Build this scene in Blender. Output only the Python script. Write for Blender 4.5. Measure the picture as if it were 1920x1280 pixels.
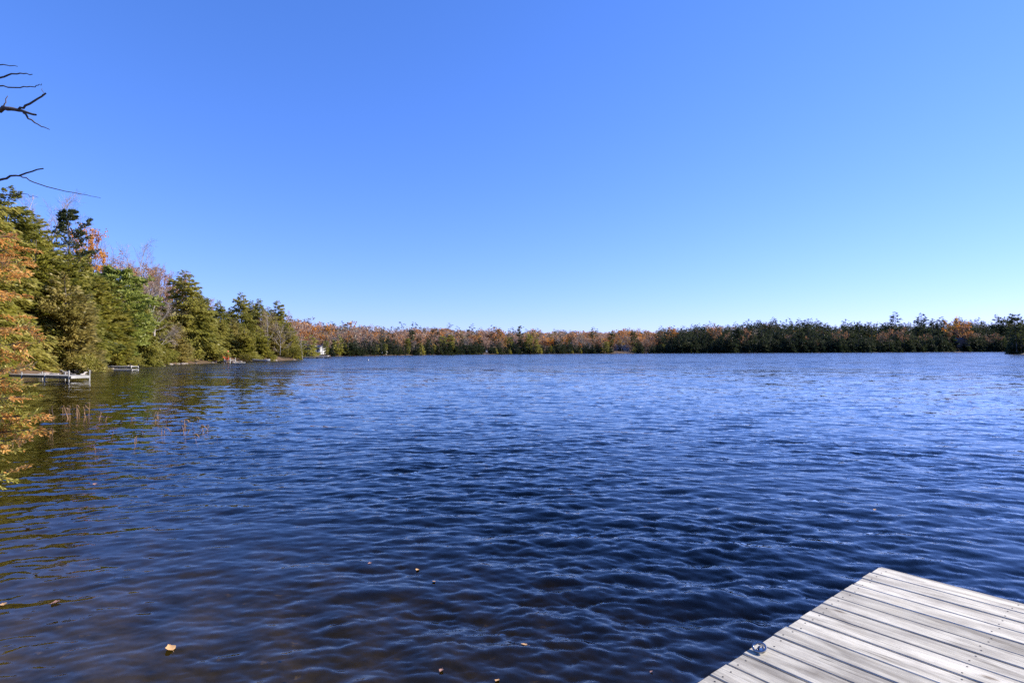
import bpy, math, random
import numpy as np
from mathutils import Vector, Matrix

for o in list(bpy.data.objects): bpy.data.objects.remove(o)
scene = bpy.context.scene
C = scene.collection
R = math.radians

# ---------------------------------------------------------------- camera, sky, sun, exposure
CAM_Z = 1.92
cam_d = bpy.data.cameras.new('camera'); cam_d.lens = 20.0; cam_d.sensor_width = 36.0
cam_d.clip_start = 0.05; cam_d.clip_end = 9000
cam = bpy.data.objects.new('camera', cam_d); C.objects.link(cam)
cam.matrix_world = Matrix.Translation((0, 0, CAM_Z)) @ Matrix.Rotation(R(90 + 1.047), 4, 'X') @ Matrix.Rotation(R(-0.195), 4, 'Z')
scene.camera = cam

SUN_AZ, SUN_EL = 76.0, 30.0            # clockwise from the view direction, above the horizon
world = bpy.data.worlds.new('World'); scene.world = world; world.use_nodes = True
wn, wl = world.node_tree.nodes, world.node_tree.links
bg = wn['Background']
sky = wn.new('ShaderNodeTexSky'); sky.sky_type = 'NISHITA'; sky.sun_disc = False
sky.sun_elevation = R(SUN_EL); sky.sun_rotation = R(SUN_AZ)
sky.air_density = 1.0; sky.dust_density = 0.0; sky.ozone_density = 2.5; sky.altitude = 300
sep = wn.new('ShaderNodeSeparateColor'); com = wn.new('ShaderNodeCombineColor'); wl.new(sky.outputs[0], sep.inputs[0])   # the photograph's cool balance and soft tone curve
for ch, (gain, gam) in enumerate(((.70, 1.0), (1.175, .8), (2.39, .8))):
    p_ = wn.new('ShaderNodeMath'); p_.operation = 'POWER'; p_.inputs[1].default_value = gam; wl.new(sep.outputs[ch], p_.inputs[0])
    q_ = wn.new('ShaderNodeMath'); q_.operation = 'MULTIPLY'; q_.inputs[1].default_value = gain; wl.new(p_.outputs[0], q_.inputs[0]); wl.new(q_.outputs[0], com.inputs[ch])
wl.new(com.outputs[0], bg.inputs['Color'])
bg.inputs['Strength'].default_value = 0.089

sd = bpy.data.lights.new('sun', 'SUN'); sd.energy = 5.0; sd.angle = R(0.53); sd.color = (1.0, 0.91, 0.76)
sun = bpy.data.objects.new('sun', sd); C.objects.link(sun)
sdir = Vector((math.sin(R(SUN_AZ)) * math.cos(R(SUN_EL)), math.cos(R(SUN_AZ)) * math.cos(R(SUN_EL)), math.sin(R(SUN_EL))))
sun.rotation_euler = (-sdir).to_track_quat('-Z', 'Y').to_euler()

scene.view_settings.view_transform = 'Standard'; scene.view_settings.look = 'None'
scene.view_settings.exposure = 0.76; scene.view_settings.gamma = 1.0
scene.view_settings.use_curve_mapping = False
scene.render.engine = 'CYCLES'
scene.cycles.use_denoising = False
scene.cycles.max_bounces = 8; scene.cycles.diffuse_bounces = 3; scene.cycles.glossy_bounces = 3
scene.cycles.transparent_max_bounces = 12; scene.cycles.transmission_bounces = 4
scene.cycles.sample_clamp_indirect = 6.0; scene.cycles.sample_clamp_direct = 14.0
scene.cycles.caustics_reflective = False; scene.cycles.caustics_refractive = False

# ---------------------------------------------------------------- survey helpers (photo column / row -> place at a depth)
F = 1067.0
def hor(px): return 659.5 - 0.0034 * (px - 960)
def wx(px, d): return (px - 960) / F * d
def wz(px, py, d): return CAM_Z + (hor(px) - py) / F * d

# ---------------------------------------------------------------- mesh helpers
class MB:
    def __init__(s): s.v = []; s.f = []; s.m = []; s.n = 0
    def add(s, V, Q, m=0):
        V = np.asarray(V, float).reshape(-1, 3); Q = np.asarray(Q, int).reshape(-1, 4)
        s.v.append(V); s.f.append(Q + s.n); s.m.append(np.full(len(Q), m)); s.n += len(V)
    def quads(s, A, m=0):                                   # A: (N,4,3), loose quads
        A = np.asarray(A, float); s.add(A.reshape(-1, 3), np.arange(len(A) * 4).reshape(-1, 4), m)
    def tube(s, P, rad, n=6, m=0, cap=True):
        P = np.asarray(P, float); rad = np.broadcast_to(np.asarray(rad, float), (len(P),))
        T = np.gradient(P, axis=0); T /= np.linalg.norm(T, axis=1)[:, None] + 1e-9
        ref = np.array([0, 0, 1.0]) if abs(T[0, 2]) < .9 else np.array([1.0, 0, 0])
        U = np.cross(T, ref); U /= np.linalg.norm(U, axis=1)[:, None] + 1e-9
        W = np.cross(T, U)
        a = np.arange(n) * 2 * math.pi / n
        V = P[:, None] + rad[:, None, None] * (np.cos(a)[None, :, None] * U[:, None] + np.sin(a)[None, :, None] * W[:, None])
        k = len(P); i, j = np.meshgrid(np.arange(k - 1), np.arange(n), indexing='ij'); j2 = (j + 1) % n
        Q = np.stack([i * n + j, (i + 1) * n + j, (i + 1) * n + j2, i * n + j2], -1).reshape(-1, 4)
        s.add(V.reshape(-1, 3), Q, m)
        if cap and n == 4: s.f.append(np.array([[0, 1, 2, 3]]) + s.n - k * n); s.m.append(np.array([m])); s.f.append(np.array([[3, 2, 1, 0]]) + s.n - n); s.m.append(np.array([m]))
        if cap and n == 8:
            for b, fl in ((s.n - k * n, 0), (s.n - n, 1)):
                q = np.array([[0, 1, 2, 3], [0, 3, 4, 7], [4, 5, 6, 7]]) + b
                s.f.append(q[:, ::-1] if fl else q); s.m.append(np.full(3, m))
    def box(s, lo, hi, m=0, M=None, bev=0.0):
        x0, y0, z0 = lo; x1, y1, z1 = hi
        if bev:
            b = bev
            ring = [(x0 + b, y0, 0), (x1 - b, y0, 0), (x1, y0 + b, 0), (x1, y1 - b, 0), (x1 - b, y1, 0), (x0 + b, y1, 0), (x0, y1 - b, 0), (x0, y0 + b, 0)]
            inn = [(min(max(x, x0 + b), x1 - b), min(max(y, y0 + b), y1 - b), 0) for x, y, _ in ring]
            V = [(x, y, z0) for x, y, _ in ring] + [(x, y, z1 - b) for x, y, _ in ring] + [(x, y, z1) for x, y, _ in inn]
            Q = [[7, 6, 5, 4], [7, 4, 3, 0], [0, 3, 2, 1]]
            for r in (0, 8):
                for k in range(8): Q.append([r + k, r + (k + 1) % 8, r + 8 + (k + 1) % 8, r + 8 + k])
            Q += [[16, 17, 18, 19], [16, 19, 20, 23], [20, 21, 22, 23]]
        else:
            V = [(x0, y0, z0), (x1, y0, z0), (x1, y1, z0), (x0, y1, z0), (x0, y0, z1), (x1, y0, z1), (x1, y1, z1), (x0, y1, z1)]
            Q = [[3, 2, 1, 0], [4, 5, 6, 7], [0, 1, 5, 4], [1, 2, 6, 5], [2, 3, 7, 6], [3, 0, 4, 7]]
        V = np.array(V, float)
        if M is not None: V = V @ np.array(M.to_3x3()).T + np.array(M.translation)
        s.add(V, Q, m)
    def arrays(s): return np.concatenate(s.v), np.concatenate(s.f), np.concatenate(s.m)
    def mesh(s, name, mats, smooth=False):
        return mesh_from(name, *s.arrays(), mats, smooth)
    def build(s, name, mats, parent=None, smooth=False):
        return link(name, s.mesh(name, mats, smooth), parent)

def mesh_from(name, V, Q, M, mats, smooth=False):
    me = bpy.data.meshes.new(name)
    me.vertices.add(len(V)); me.vertices.foreach_set('co', np.ascontiguousarray(V, np.float32).ravel())
    me.loops.add(Q.size); me.loops.foreach_set('vertex_index', np.ascontiguousarray(Q, np.int32).ravel())
    me.polygons.add(len(Q)); me.polygons.foreach_set('loop_start', np.arange(len(Q), dtype=np.int32) * 4)
    for m in (mats if isinstance(mats, (list, tuple)) else [mats]): me.materials.append(m)
    me.polygons.foreach_set('material_index', np.ascontiguousarray(M, np.int32))
    me.polygons.foreach_set('use_smooth', np.full(len(Q), bool(smooth)))
    me.update(calc_edges=True)
    return me
def link(name, data, parent=None):
    o = bpy.data.objects.new(name, data); C.objects.link(o); o.parent = parent; return o
def tag(o, label=None, cat=None, group=None, kind=None):
    for k, v in (('label', label), ('category', cat), ('group', group), ('kind', kind)):
        if v: o[k] = v
    return o
def empty(name, loc=(0, 0, 0), rz=0):
    o = bpy.data.objects.new(name, None); C.objects.link(o); o.location = loc; o.rotation_euler[2] = rz
    o.empty_display_size = .2; return o
def copy_tree(o, parent=None):
    c = o.copy(); C.objects.link(c); c.parent = parent
    for ch in [k for k in bpy.data.objects if k.parent == o]: copy_tree(ch, c)
    return c

# ---------------------------------------------------------------- materials
def new_mat(name):
    m = bpy.data.materials.new(name); m.use_nodes = True
    nt = m.node_tree; return m, nt.nodes, nt.links, nt.nodes['Principled BSDF']
def ramp(n, stops, interp='LINEAR'):
    r = n.new('ShaderNodeValToRGB'); r.color_ramp.interpolation = interp
    while len(r.color_ramp.elements) < len(stops): r.color_ramp.elements.new(0.5)
    for e, (p, c) in zip(r.color_ramp.elements, stops): e.position = p; e.color = (*c, 1)
    return r
def plain(name, col, rough=.6, metal=0, var=.12, scale=3.0):
    m, n, l, b = new_mat(name)
    t = n.new('ShaderNodeTexNoise'); t.inputs['Scale'].default_value = scale; t.inputs['Detail'].default_value = 5
    g = n.new('ShaderNodeTexCoord'); l.new(g.outputs['Object'], t.inputs['Vector'])
    r = ramp(n, [(.3, [c * (1 - var) for c in col]), (.7, [min(1, c * (1 + var)) for c in col])])
    l.new(t.outputs['Fac'], r.inputs['Fac']); l.new(r.outputs[0], b.inputs['Base Color'])
    b.inputs['Roughness'].default_value = rough; b.inputs['Metallic'].default_value = metal
    return m
def leaf_mat(name, cols, trans=.48, blotch=.25, obj_var=.25):
    """leaf colours: a ramp picked by leaf, shifted by tree and by metre-sized clumps"""
    m, n, l, b = new_mat(name)
    geo = n.new('ShaderNodeNewGeometry'); oi = n.new('ShaderNodeObjectInfo')
    ns = n.new('ShaderNodeTexNoise'); ns.inputs['Scale'].default_value = blotch; ns.inputs['Detail'].default_value = 2
    l.new(geo.outputs['Position'], ns.inputs['Vector'])
    a = n.new('ShaderNodeMath'); a.operation = 'MULTIPLY_ADD'; l.new(ns.outputs['Fac'], a.inputs[0]); a.inputs[1].default_value = 1.1; a.inputs[2].default_value = -.3
    a2 = n.new('ShaderNodeMath'); a2.operation = 'MULTIPLY_ADD'; l.new(geo.outputs['Random Per Island'], a2.inputs[0]); a2.inputs[1].default_value = .5; l.new(a.outputs[0], a2.inputs[2])
    a3 = n.new('ShaderNodeMath'); a3.operation = 'MULTIPLY_ADD'; l.new(oi.outputs['Random'], a3.inputs[0]); a3.inputs[1].default_value = obj_var; l.new(a2.outputs[0], a3.inputs[2])
    k = len(cols); r = ramp(n, [(.1 + .8 * i / (k - 1), c) for i, c in enumerate(cols)])
    l.new(a3.outputs[0], r.inputs['Fac'])
    tr = n.new('ShaderNodeBsdfTranslucent'); df = n.new('ShaderNodeBsdfDiffuse'); mx = n.new('ShaderNodeMixShader')
    l.new(r.outputs[0], df.inputs[0]); l.new(r.outputs[0], tr.inputs[0])
    mx.inputs[0].default_value = trans; l.new(df.outputs[0], mx.inputs[1]); l.new(tr.outputs[0], mx.inputs[2])
    gl = n.new('ShaderNodeBsdfGlossy'); gl.inputs['Roughness'].default_value = .45; gl.inputs[0].default_value = (.5, .5, .5, 1)
    m2 = n.new('ShaderNodeMixShader'); m2.inputs[0].default_value = .04; l.new(mx.outputs[0], m2.inputs[1]); l.new(gl.outputs[0], m2.inputs[2])
    l.new(m2.outputs[0], n['Material Output'].inputs['Surface']); n.remove(b)
    return m

M = {}
M['hemlock'] = leaf_mat('hemlock_needles', [(.09, .10, .016), (.25, .245, .040), (.40, .36, .085)])
M['cedar'] = leaf_mat('cedar_sprays', [(.15, .155, .020), (.32, .305, .044), (.46, .40, .10)])
M['olive'] = leaf_mat('tan_green_sprays', [(.20, .175, .045), (.38, .32, .09), (.52, .42, .14)])
M['pine'] = leaf_mat('pine_needles_dark', [(.025, .040, .014), (.060, .078, .022), (.11, .115, .034)])
M['lightpine'] = leaf_mat('pine_needles_light', [(.14, .17, .03), (.28, .33, .06), (.42, .45, .11)])
M['yellowgreen'] = leaf_mat('yellow_green_leaves', [(.100, .110, .015), (.190, .175, .020), (.280, .220, .040)])
M['orange'] = leaf_mat('orange_leaves', [(.40, .13, .018), (.60, .235, .03), (.72, .36, .06)], trans=.45)
M['rust'] = leaf_mat('rust_leaves', [(.30, .16, .085), (.44, .22, .095), (.54, .27, .10)], trans=.4)
M['yellow'] = leaf_mat('yellow_leaves', [(.34, .19, .03), (.50, .30, .05), (.62, .40, .08)], trans=.45)
M['twig'] = leaf_mat('bare_twigs', [(.19, .15, .12), (.28, .22, .175), (.37, .30, .25)], trans=.0)
M['pinktwig'] = leaf_mat('reddish_bare_twigs', [(.26, .165, .095), (.36, .235, .135), (.44, .30, .18)], trans=.0)
M['farpink'] = leaf_mat('reddish_twig_tufts', [(.28, .175, .115), (.39, .245, .165), (.48, .32, .22)], trans=.4)
M['fargrey'] = leaf_mat('grey_twig_tufts', [(.17, .14, .105), (.26, .215, .16), (.34, .29, .22)], trans=.4)
M['farcon'] = leaf_mat('far_conifer_needles', [(.014, .026, .015), (.032, .048, .021), (.068, .078, .030)], blotch=.12)
M['brownflag'] = leaf_mat('browned_cedar_tips', [(.58, .22, .055), (.78, .40, .10), (.86, .58, .22)], blotch=3)
M['greenflag'] = leaf_mat('green_cedar_sprays', [(.24, .25, .035), (.44, .41, .075), (.66, .56, .17)], blotch=3)
def bark(name, c0, c1, sc=6):
    m, n, l, b = new_mat(name)
    g = n.new('ShaderNodeTexCoord'); mp = n.new('ShaderNodeMapping'); mp.inputs['Scale'].default_value = (sc, sc, sc * .25)
    t = n.new('ShaderNodeTexNoise'); t.inputs['Scale'].default_value = 2; t.inputs['Detail'].default_value = 6
    l.new(g.outputs['Object'], mp.inputs[0]); l.new(mp.outputs[0], t.inputs['Vector'])
    r = ramp(n, [(.3, c0), (.7, c1)]); l.new(t.outputs['Fac'], r.inputs[0]); l.new(r.outputs[0], b.inputs['Base Color'])
    bp = n.new('ShaderNodeBump'); bp.inputs['Strength'].default_value = .6; bp.inputs['Distance'].default_value = .01
    l.new(t.outputs['Fac'], bp.inputs['Height']); l.new(bp.outputs[0], b.inputs['Normal'])
    b.inputs['Roughness'].default_value = .9
    return m
M['bark'] = bark('grey_brown_bark', (.05, .04, .032), (.15, .12, .10))
M['palebark'] = bark('pale_bark', (.24, .21, .18), (.52, .47, .41))
M['white'] = plain('white_paint', (.58, .57, .54), .5, var=.2)
M['offwhite'] = plain('grey_white_boards', (.40, .39, .36), .7, var=.3)
M['greywood'] = plain('weathered_grey_wood', (.33, .31, .28), .8, var=.25)
M['darkwood'] = plain('dark_wet_wood', (.06, .05, .045), .7, var=.3)
M['galv'] = plain('galvanised_steel', (.62, .63, .64), .35, .6, var=.1)
M['black'] = plain('black_plastic', (.015, .015, .017), .5)
M['orangeplastic'] = plain('orange_red_plastic', (.62, .10, .03), .5, var=.08)
M['roof'] = plain('grey_shingle', (.16, .16, .17), .9, var=.2)
M['darkroof'] = plain('dark_shingle', (.05, .048, .055), .9, var=.2)
M['wallgrey'] = plain('grey_siding', (.22, .22, .23), .8)
M['brownwall'] = plain('brown_siding', (.07, .045, .035), .8)
M['glass'] = plain('dark_window', (.02, .025, .03), .08)
M['stone'] = plain('shore_stone', (.34, .29, .25), .9, var=.3)
M['reed'] = plain('dead_reed', (.34, .20, .11), .9, var=.35)
M['darkreed'] = plain('dark_dead_reed', (.09, .055, .04), .9, var=.35)
M['leafA'] = plain('floating_tan_leaf', (.58, .34, .14), .7, var=.25, scale=40)
M['leafB'] = plain('floating_pink_leaf', (.42, .22, .15), .7, var=.25, scale=40)
M['chrome'] = plain('polished_steel', (.34, .34, .35), .16, 1.0, var=.05)
M['nail'] = plain('rusty_nail', (.035, .028, .025), .6, .3)

# ---------------------------------------------------------------- terrain
SHORE = np.array([(-1.5, -6), (-4.6, -2), (-6.2, 3), (-9, 6.5), (-15, 11), (-27, 22), (-36.5, 34), (-39.5, 47), (-46, 60), (-53.5, 79), (-56.7, 96), (-56.5, 116),
    (-56, 146), (-58, 154), (-70, 172), (-82, 205), (-83, 230), (-88, 262), (-88, 293), (-74, 330), (-57, 380), (0, 476), (58, 520), (135, 553), (318, 585), (475, 640),
    (552, 665), (600, 640), (640, 500), (480, 340), (275, 285), (234, 266), (244, 250), (300, 200), (400, 120), (420, 40), (300, -60), (120, -90), (40, -50), (8, -16)], float)
def shore_dist(X, Y):
    """metres from the shoreline, positive on land"""
    P = np.stack([np.ravel(X), np.ravel(Y)], 1); best = np.full(len(P), 1e9); inside = np.zeros(len(P), bool)
    for i in range(len(SHORE)):
        a, b = SHORE[i], SHORE[(i + 1) % len(SHORE)]; e = b - a
        t = np.clip(((P - a) @ e) / (e @ e), 0, 1); best = np.minimum(best, np.hypot(*(P - a - t[:, None] * e).T))
        c = ((a[1] > P[:, 1]) != (b[1] > P[:, 1]))
        inside ^= c & (P[:, 0] < (b[0] - a[0]) * (P[:, 1] - a[1]) / (b[1] - a[1] + 1e-12) + a[0])
    return np.where(inside, -best, best).reshape(np.shape(X))
def wobble(X, Y, s, seed=0):
    r = np.random.RandomState(seed); z = 0
    for k in range(6):
        a = r.rand() * 6.28; f = (1 + r.rand()) * 6.28 / s; z = z + np.sin(f * (X * math.cos(a) + Y * math.sin(a)) + r.rand() * 6.28)
    return z / 6 ** .5 / 1.4
def ground_z(X, Y):
    X = np.asarray(X, float); Y = np.asarray(Y, float)
    d = shore_dist(X, Y); dp = np.maximum(d, 0)
    left = 1 / (1 + np.exp((X + 30) / 12)) * (Y < 190)
    right = 1 / (1 + np.exp(-(X - 190) / 45))
    hill = (11 + 5 / (1 + np.exp((X - 40) / 60))) * (1 - np.exp(-np.maximum(dp - 12, 0) / 130)) + right * 12 * (1 - np.exp(-dp / 65)) + left * 7 * (1 - np.exp(-dp / 50))
    land = .28 * (1 - np.exp(-dp / .7)) + .06 * np.minimum(dp, 12) + hill * (1 + .30 * wobble(X, Y, 230, 3)) + np.minimum(dp * .05, .4) * wobble(X, Y, 7, 5) * .5
    bed = -(.12 + .11 * -d + .0025 * d * d); bed = np.maximum(bed, -5) + .06 * wobble(X, Y, 1.3, 9)
    return np.where(d > 0, land, np.minimum(bed, -.03))
def gz(x, y): return float(ground_z(np.array([x]), np.array([y]))[0])

def make_ground():
    ang = np.concatenate([np.arange(-60, 60, .6), np.arange(60, 300, 3.0)]) * math.pi / 180
    rr = np.concatenate([[0.0], 1.0 * 1.03 ** np.arange(0, 285)])
    A, RR = np.meshgrid(ang, rr); X = RR * np.sin(A); Y = RR * np.cos(A) - .3
    V = np.stack([X, Y, ground_z(X, Y)], -1).reshape(-1, 3)
    n = len(ang); i, j = np.meshgrid(np.arange(len(rr) - 1), np.arange(n), indexing='ij'); j2 = (j + 1) % n
    Q = np.stack([i * n + j, i * n + j2, (i + 1) * n + j2, (i + 1) * n + j], -1).reshape(-1, 4)[:, ::-1]
    m, nn, l, b = new_mat('leaf_littered_ground')
    g = nn.new('ShaderNodeNewGeometry')
    t1 = nn.new('ShaderNodeTexNoise'); t1.inputs['Scale'].default_value = .35; t1.inputs['Detail'].default_value = 6; l.new(g.outputs['Position'], t1.inputs['Vector'])
    t2 = nn.new('ShaderNodeTexNoise'); t2.inputs['Scale'].default_value = 5; t2.inputs['Detail'].default_value = 8; t2.inputs['Roughness'].default_value = .75; l.new(g.outputs['Position'], t2.inputs['Vector'])
    r1 = ramp(nn, [(.38, (.07, .055, .028)), (.55, (.15, .095, .05)), (.70, (.30, .165, .08))]); l.new(t1.outputs[0], r1.inputs[0])
    r2 = ramp(nn, [(.3, (.35, .35, .35)), (.7, (1.3, 1.2, 1.1))]); l.new(t2.outputs[0], r2.inputs[0])
    mu = nn.new('ShaderNodeMixRGB'); mu.blend_type = 'MULTIPLY'; mu.inputs[0].default_value = 1; l.new(r1.outputs[0], mu.inputs[1]); l.new(r2.outputs[0], mu.inputs[2])
    # lake bed: brown silt with scattered pale sunken leaves
    v = nn.new('ShaderNodeTexVoronoi'); v.inputs['Scale'].default_value = 3.2; va_ = nn.new('ShaderNodeVectorMath'); vs_ = nn.new('ShaderNodeVectorMath'); vs_.operation = 'SCALE'; vs_.inputs['Scale'].default_value = .35; l.new(t2.outputs['Color'], vs_.inputs[0]); l.new(g.outputs['Position'], va_.inputs[0]); l.new(vs_.outputs[0], va_.inputs[1]); l.new(va_.outputs[0], v.inputs['Vector'])
    rv = ramp(nn, [(.05, (.55, .40, .13)), (.12, (.19, .145, .055))]); l.new(v.outputs['Distance'], rv.inputs[0])
    sx = nn.new('ShaderNodeSeparateXYZ'); l.new(g.outputs['Position'], sx.inputs[0])
    mr = nn.new('ShaderNodeMapRange'); mr.inputs[1].default_value = -.02; mr.inputs[2].default_value = .04; l.new(sx.outputs[2], mr.inputs[0])
    mm = nn.new('ShaderNodeMixRGB'); l.new(mr.outputs[0], mm.inputs[0]); 
    mb = nn.new('ShaderNodeMixRGB'); mb.blend_type = 'MULTIPLY'; mb.inputs[0].default_value = 1; l.new(rv.outputs[0], mb.inputs[1]); l.new(r2.outputs[0], mb.inputs[2])
    l.new(mb.outputs[0], mm.inputs[1]); l.new(mu.outputs[0], mm.inputs[2])
    l.new(mm.outputs[0], b.inputs['Base Color']); b.inputs['Roughness'].default_value = .95
    o = link('ground', mesh_from('ground', V, Q, np.zeros(len(Q)), m, True)); tag(o, kind='structure')
make_ground()

# ---------------------------------------------------------------- water: wind waves from a spectrum, displaced for real near the dock
class Waves:
    def __init__(s, L, N, lp, seed, wind, lmin, rms_slope):
        r = np.random.RandomState(seed); k = 2 * np.pi * np.fft.fftfreq(N, L / N); KX, KY = np.meshgrid(k, k, indexing='ij')
        K = np.hypot(KX, KY); K[0, 0] = 1; kp = 2 * np.pi / lp
        th = np.arctan2(KY, KX) - wind
        S = K ** -2.95 * np.exp(-1.25 * (kp / K) ** 2) * (np.cos(th) ** 4 + .08) * np.exp(-(K * lmin / 6.28) ** 2 * .7); S[0, 0] = 0
        H = np.sqrt(S) * (r.randn(N, N) + 1j * r.randn(N, N))
        f = lambda A: np.real(np.fft.ifft2(A))
        sc = rms_slope / np.sqrt(np.mean(f(1j * KX * H) ** 2 + f(1j * KY * H) ** 2))
        s.L, s.N = L, N; s.h = f(H) * sc; s.dx = f(-1j * KX / K * H) * sc; s.dy = f(-1j * KY / K * H) * sc
    def at(s, X, Y, rot):
        c, q = math.cos(rot), math.sin(rot); U = (c * X + q * Y) / s.L * s.N; W = (-q * X + c * Y) / s.L * s.N
        i = np.floor(U).astype(int); j = np.floor(W).astype(int); a = U - i; b = W - j; i %= s.N; j %= s.N; i2 = (i + 1) % s.N; j2 = (j + 1) % s.N
        g = lambda T: (T[i, j] * (1 - a) + T[i2, j] * a) * (1 - b) + (T[i, j2] * (1 - a) + T[i2, j2] * a) * b
        dx, dy = g(s.dx), g(s.dy); return g(s.h), c * dx - q * dy, q * dx + c * dy
WA = Waves(15.0, 1024, .38, 4, R(-97), .022, .275)
WB = Waves(31.0, 512, 1.35, 8, R(-84), .20, .12)
def wave(X, Y):
    X = np.asarray(X, float); Y = np.asarray(Y, float)
    h1, x1, y1 = WA.at(X, Y, .12); h2, x2, y2 = WB.at(X, Y, -.2)
    r = np.hypot(X, Y); fa = 1 - np.clip((r - 18) / 40, 0, 1); fb = 1 - np.clip((r - 45) / 60, 0, 1)
    sh = np.clip(-shore_dist(X, Y) / 6, .15, 1)
    gust = np.clip(1 + .26 * wobble(X, Y, 8, 21) + .20 * wobble(X, Y, 3.2, 22), .45, 1.6)
    return sh * gust * (h1 * fa + h2 * fb), sh * gust * (x1 * fa + x2 * fb) * 1.05, sh * gust * (y1 * fa + y2 * fb) * 1.05
def water_z(x, y): return float(wave(np.array([x]), np.array([y]))[0][0])

def make_water():
    ang = np.concatenate([np.arange(-125, -50, 1.0), np.arange(-50, 50, .27), np.arange(50, 126, 1.0)]) * math.pi / 180
    rr = [.4]
    while rr[-1] < 14: rr.append(rr[-1] + .007 + .0035 * rr[-1])
    while rr[-1] < 110: rr.append(rr[-1] * 1.0065)
    while rr[-1] < 1100: rr.append(rr[-1] * 1.06)
    rr = np.array(rr); A, RR = np.meshgrid(ang, rr); X = RR * np.sin(A); Y = RR * np.cos(A) - .4
    h, dx, dy = wave(X, Y); V = np.stack([X + dx, Y + dy, h], -1).reshape(-1, 3)
    n = len(ang); i, j = np.meshgrid(np.arange(len(rr) - 1), np.arange(n - 1), indexing='ij')
    Q = np.stack([i * n + j, (i + 1) * n + j, (i + 1) * n + j + 1, i * n + j + 1], -1).reshape(-1, 4)[:, ::-1]
    m, nn, l, b = new_mat('lake_water'); nn.remove(b)
    g = nn.new('ShaderNodeNewGeometry')
    def slopes(scale, amp, rot, stretch, detail=2):
        mp = nn.new('ShaderNodeMapping'); mp.inputs['Rotation'].default_value = (0, 0, rot); mp.inputs['Scale'].default_value = (scale * stretch, scale, scale)
        l.new(g.outputs['Position'], mp.inputs[0])
        t = nn.new('ShaderNodeTexNoise'); t.inputs['Scale'].default_value = 1; t.inputs['Detail'].default_value = detail; t.inputs['Roughness'].default_value = .55
        l.new(mp.outputs[0], t.inputs['Vector'])
        s = nn.new('ShaderNodeVectorMath'); s.operation = 'SUBTRACT'; l.new(t.outputs['Color'], s.inputs[0]); s.inputs[1].default_value = (.5, .5, .5)
        q = nn.new('ShaderNodeVectorMath'); q.operation = 'MULTIPLY'; l.new(s.outputs[0], q.inputs[0]); q.inputs[1].default_value = (amp * .6, amp, 0)
        return q
    def mul(v, f):
        q = nn.new('ShaderNodeVectorMath'); q.operation = 'SCALE'; l.new(v.outputs[0], q.inputs[0]); l.new(f.outputs[0], q.inputs['Scale']); return q
    def addv(a, c):
        q = nn.new('ShaderNodeVectorMath'); q.operation = 'ADD'; l.new(a.outputs[0], q.inputs[0]); l.new(c.outputs[0], q.inputs[1]); return q
    ln = nn.new('ShaderNodeVectorMath'); ln.operation = 'LENGTH'; l.new(g.outputs['Position'], ln.inputs[0])
    far = nn.new('ShaderNodeMapRange'); far.inputs[1].default_value = 18; far.inputs[2].default_value = 90; l.new(ln.outputs['Value'], far.inputs[0])
    # wind streaks: broad calmer and rougher bands
    gm = nn.new('ShaderNodeMapping'); gm.inputs['Scale'].default_value = (.008, .03, .01); l.new(g.outputs['Position'], gm.inputs[0])
    gt = nn.new('ShaderNodeTexNoise'); gt.inputs['Scale'].default_value = 1; gt.inputs['Detail'].default_value = 3; l.new(gm.outputs[0], gt.inputs['Vector'])
    gust = nn.new('ShaderNodeMapRange'); gust.inputs[1].default_value = .3; gust.inputs[2].default_value = .7; gust.inputs[3].default_value = .6; gust.inputs[4].default_value = 1.3; l.new(gt.outputs[0], gust.inputs[0])
    sl = addv(addv(slopes(22, .11, .1, .45, 1), slopes(4.0, .20, -.15, .40, 3)), addv(mul(slopes(.9, 1.0, .05, .45, 3), far), mul(slopes(.30, .6, -.1, .4, 1), far)))
    sl = mul(sl, gust)
    nm = nn.new('ShaderNodeVectorMath'); nm.operation = 'NORMALIZE'; s2 = addv(sl, g); l.new(g.outputs['Normal'], s2.inputs[1]); l.new(s2.outputs[0], nm.inputs[0])
    fr = nn.new('ShaderNodeFresnel'); bi = nn.new('ShaderNodeMapRange'); bi.inputs[3].default_value = 1.333; bi.inputs[4].default_value = .75; l.new(g.outputs['Backfacing'], bi.inputs[0]); l.new(bi.outputs[0], fr.inputs['IOR'])
    fr.inputs['IOR'].default_value = 1.333; l.new(nm.outputs[0], fr.inputs['Normal'])
    gl = nn.new('ShaderNodeBsdfGlossy'); gl.inputs['Roughness'].default_value = .035; gl.inputs[0].default_value = (1, 1, 1, 1); l.new(nm.outputs[0], gl.inputs['Normal'])
    rg = nn.new('ShaderNodeMapRange'); rg.inputs[3].default_value = .015; rg.inputs[4].default_value = .17; l.new(far.outputs[0], rg.inputs[0]); l.new(rg.outputs[0], gl.inputs['Roughness'])
    fd = nn.new('ShaderNodeMapRange'); fd.inputs[3].default_value = 1.0; fd.inputs[4].default_value = .70; l.new(far.outputs[0], fd.inputs[0])
    fm = nn.new('ShaderNodeMath'); fm.operation = 'MULTIPLY'; l.new(fr.outputs[0], fm.inputs[0]); l.new(fd.outputs[0], fm.inputs[1])
    tp = nn.new('ShaderNodeBsdfTransparent'); tp.inputs[0].default_value = (.88, .84, .74, 1)
    mx = nn.new('ShaderNodeMixShader'); l.new(fm.outputs[0], mx.inputs[0]); l.new(tp.outputs[0], mx.inputs[1]); l.new(gl.outputs[0], mx.inputs[2])
    l.new(mx.outputs[0], nn['Material Output'].inputs['Surface'])
    va = nn.new('ShaderNodeVolumeAbsorption'); va.inputs['Color'].default_value = (.44, .43, .19, 1); va.inputs['Density'].default_value = 1.25
    l.new(va.outputs[0], nn['Material Output'].inputs['Volume'])
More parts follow.
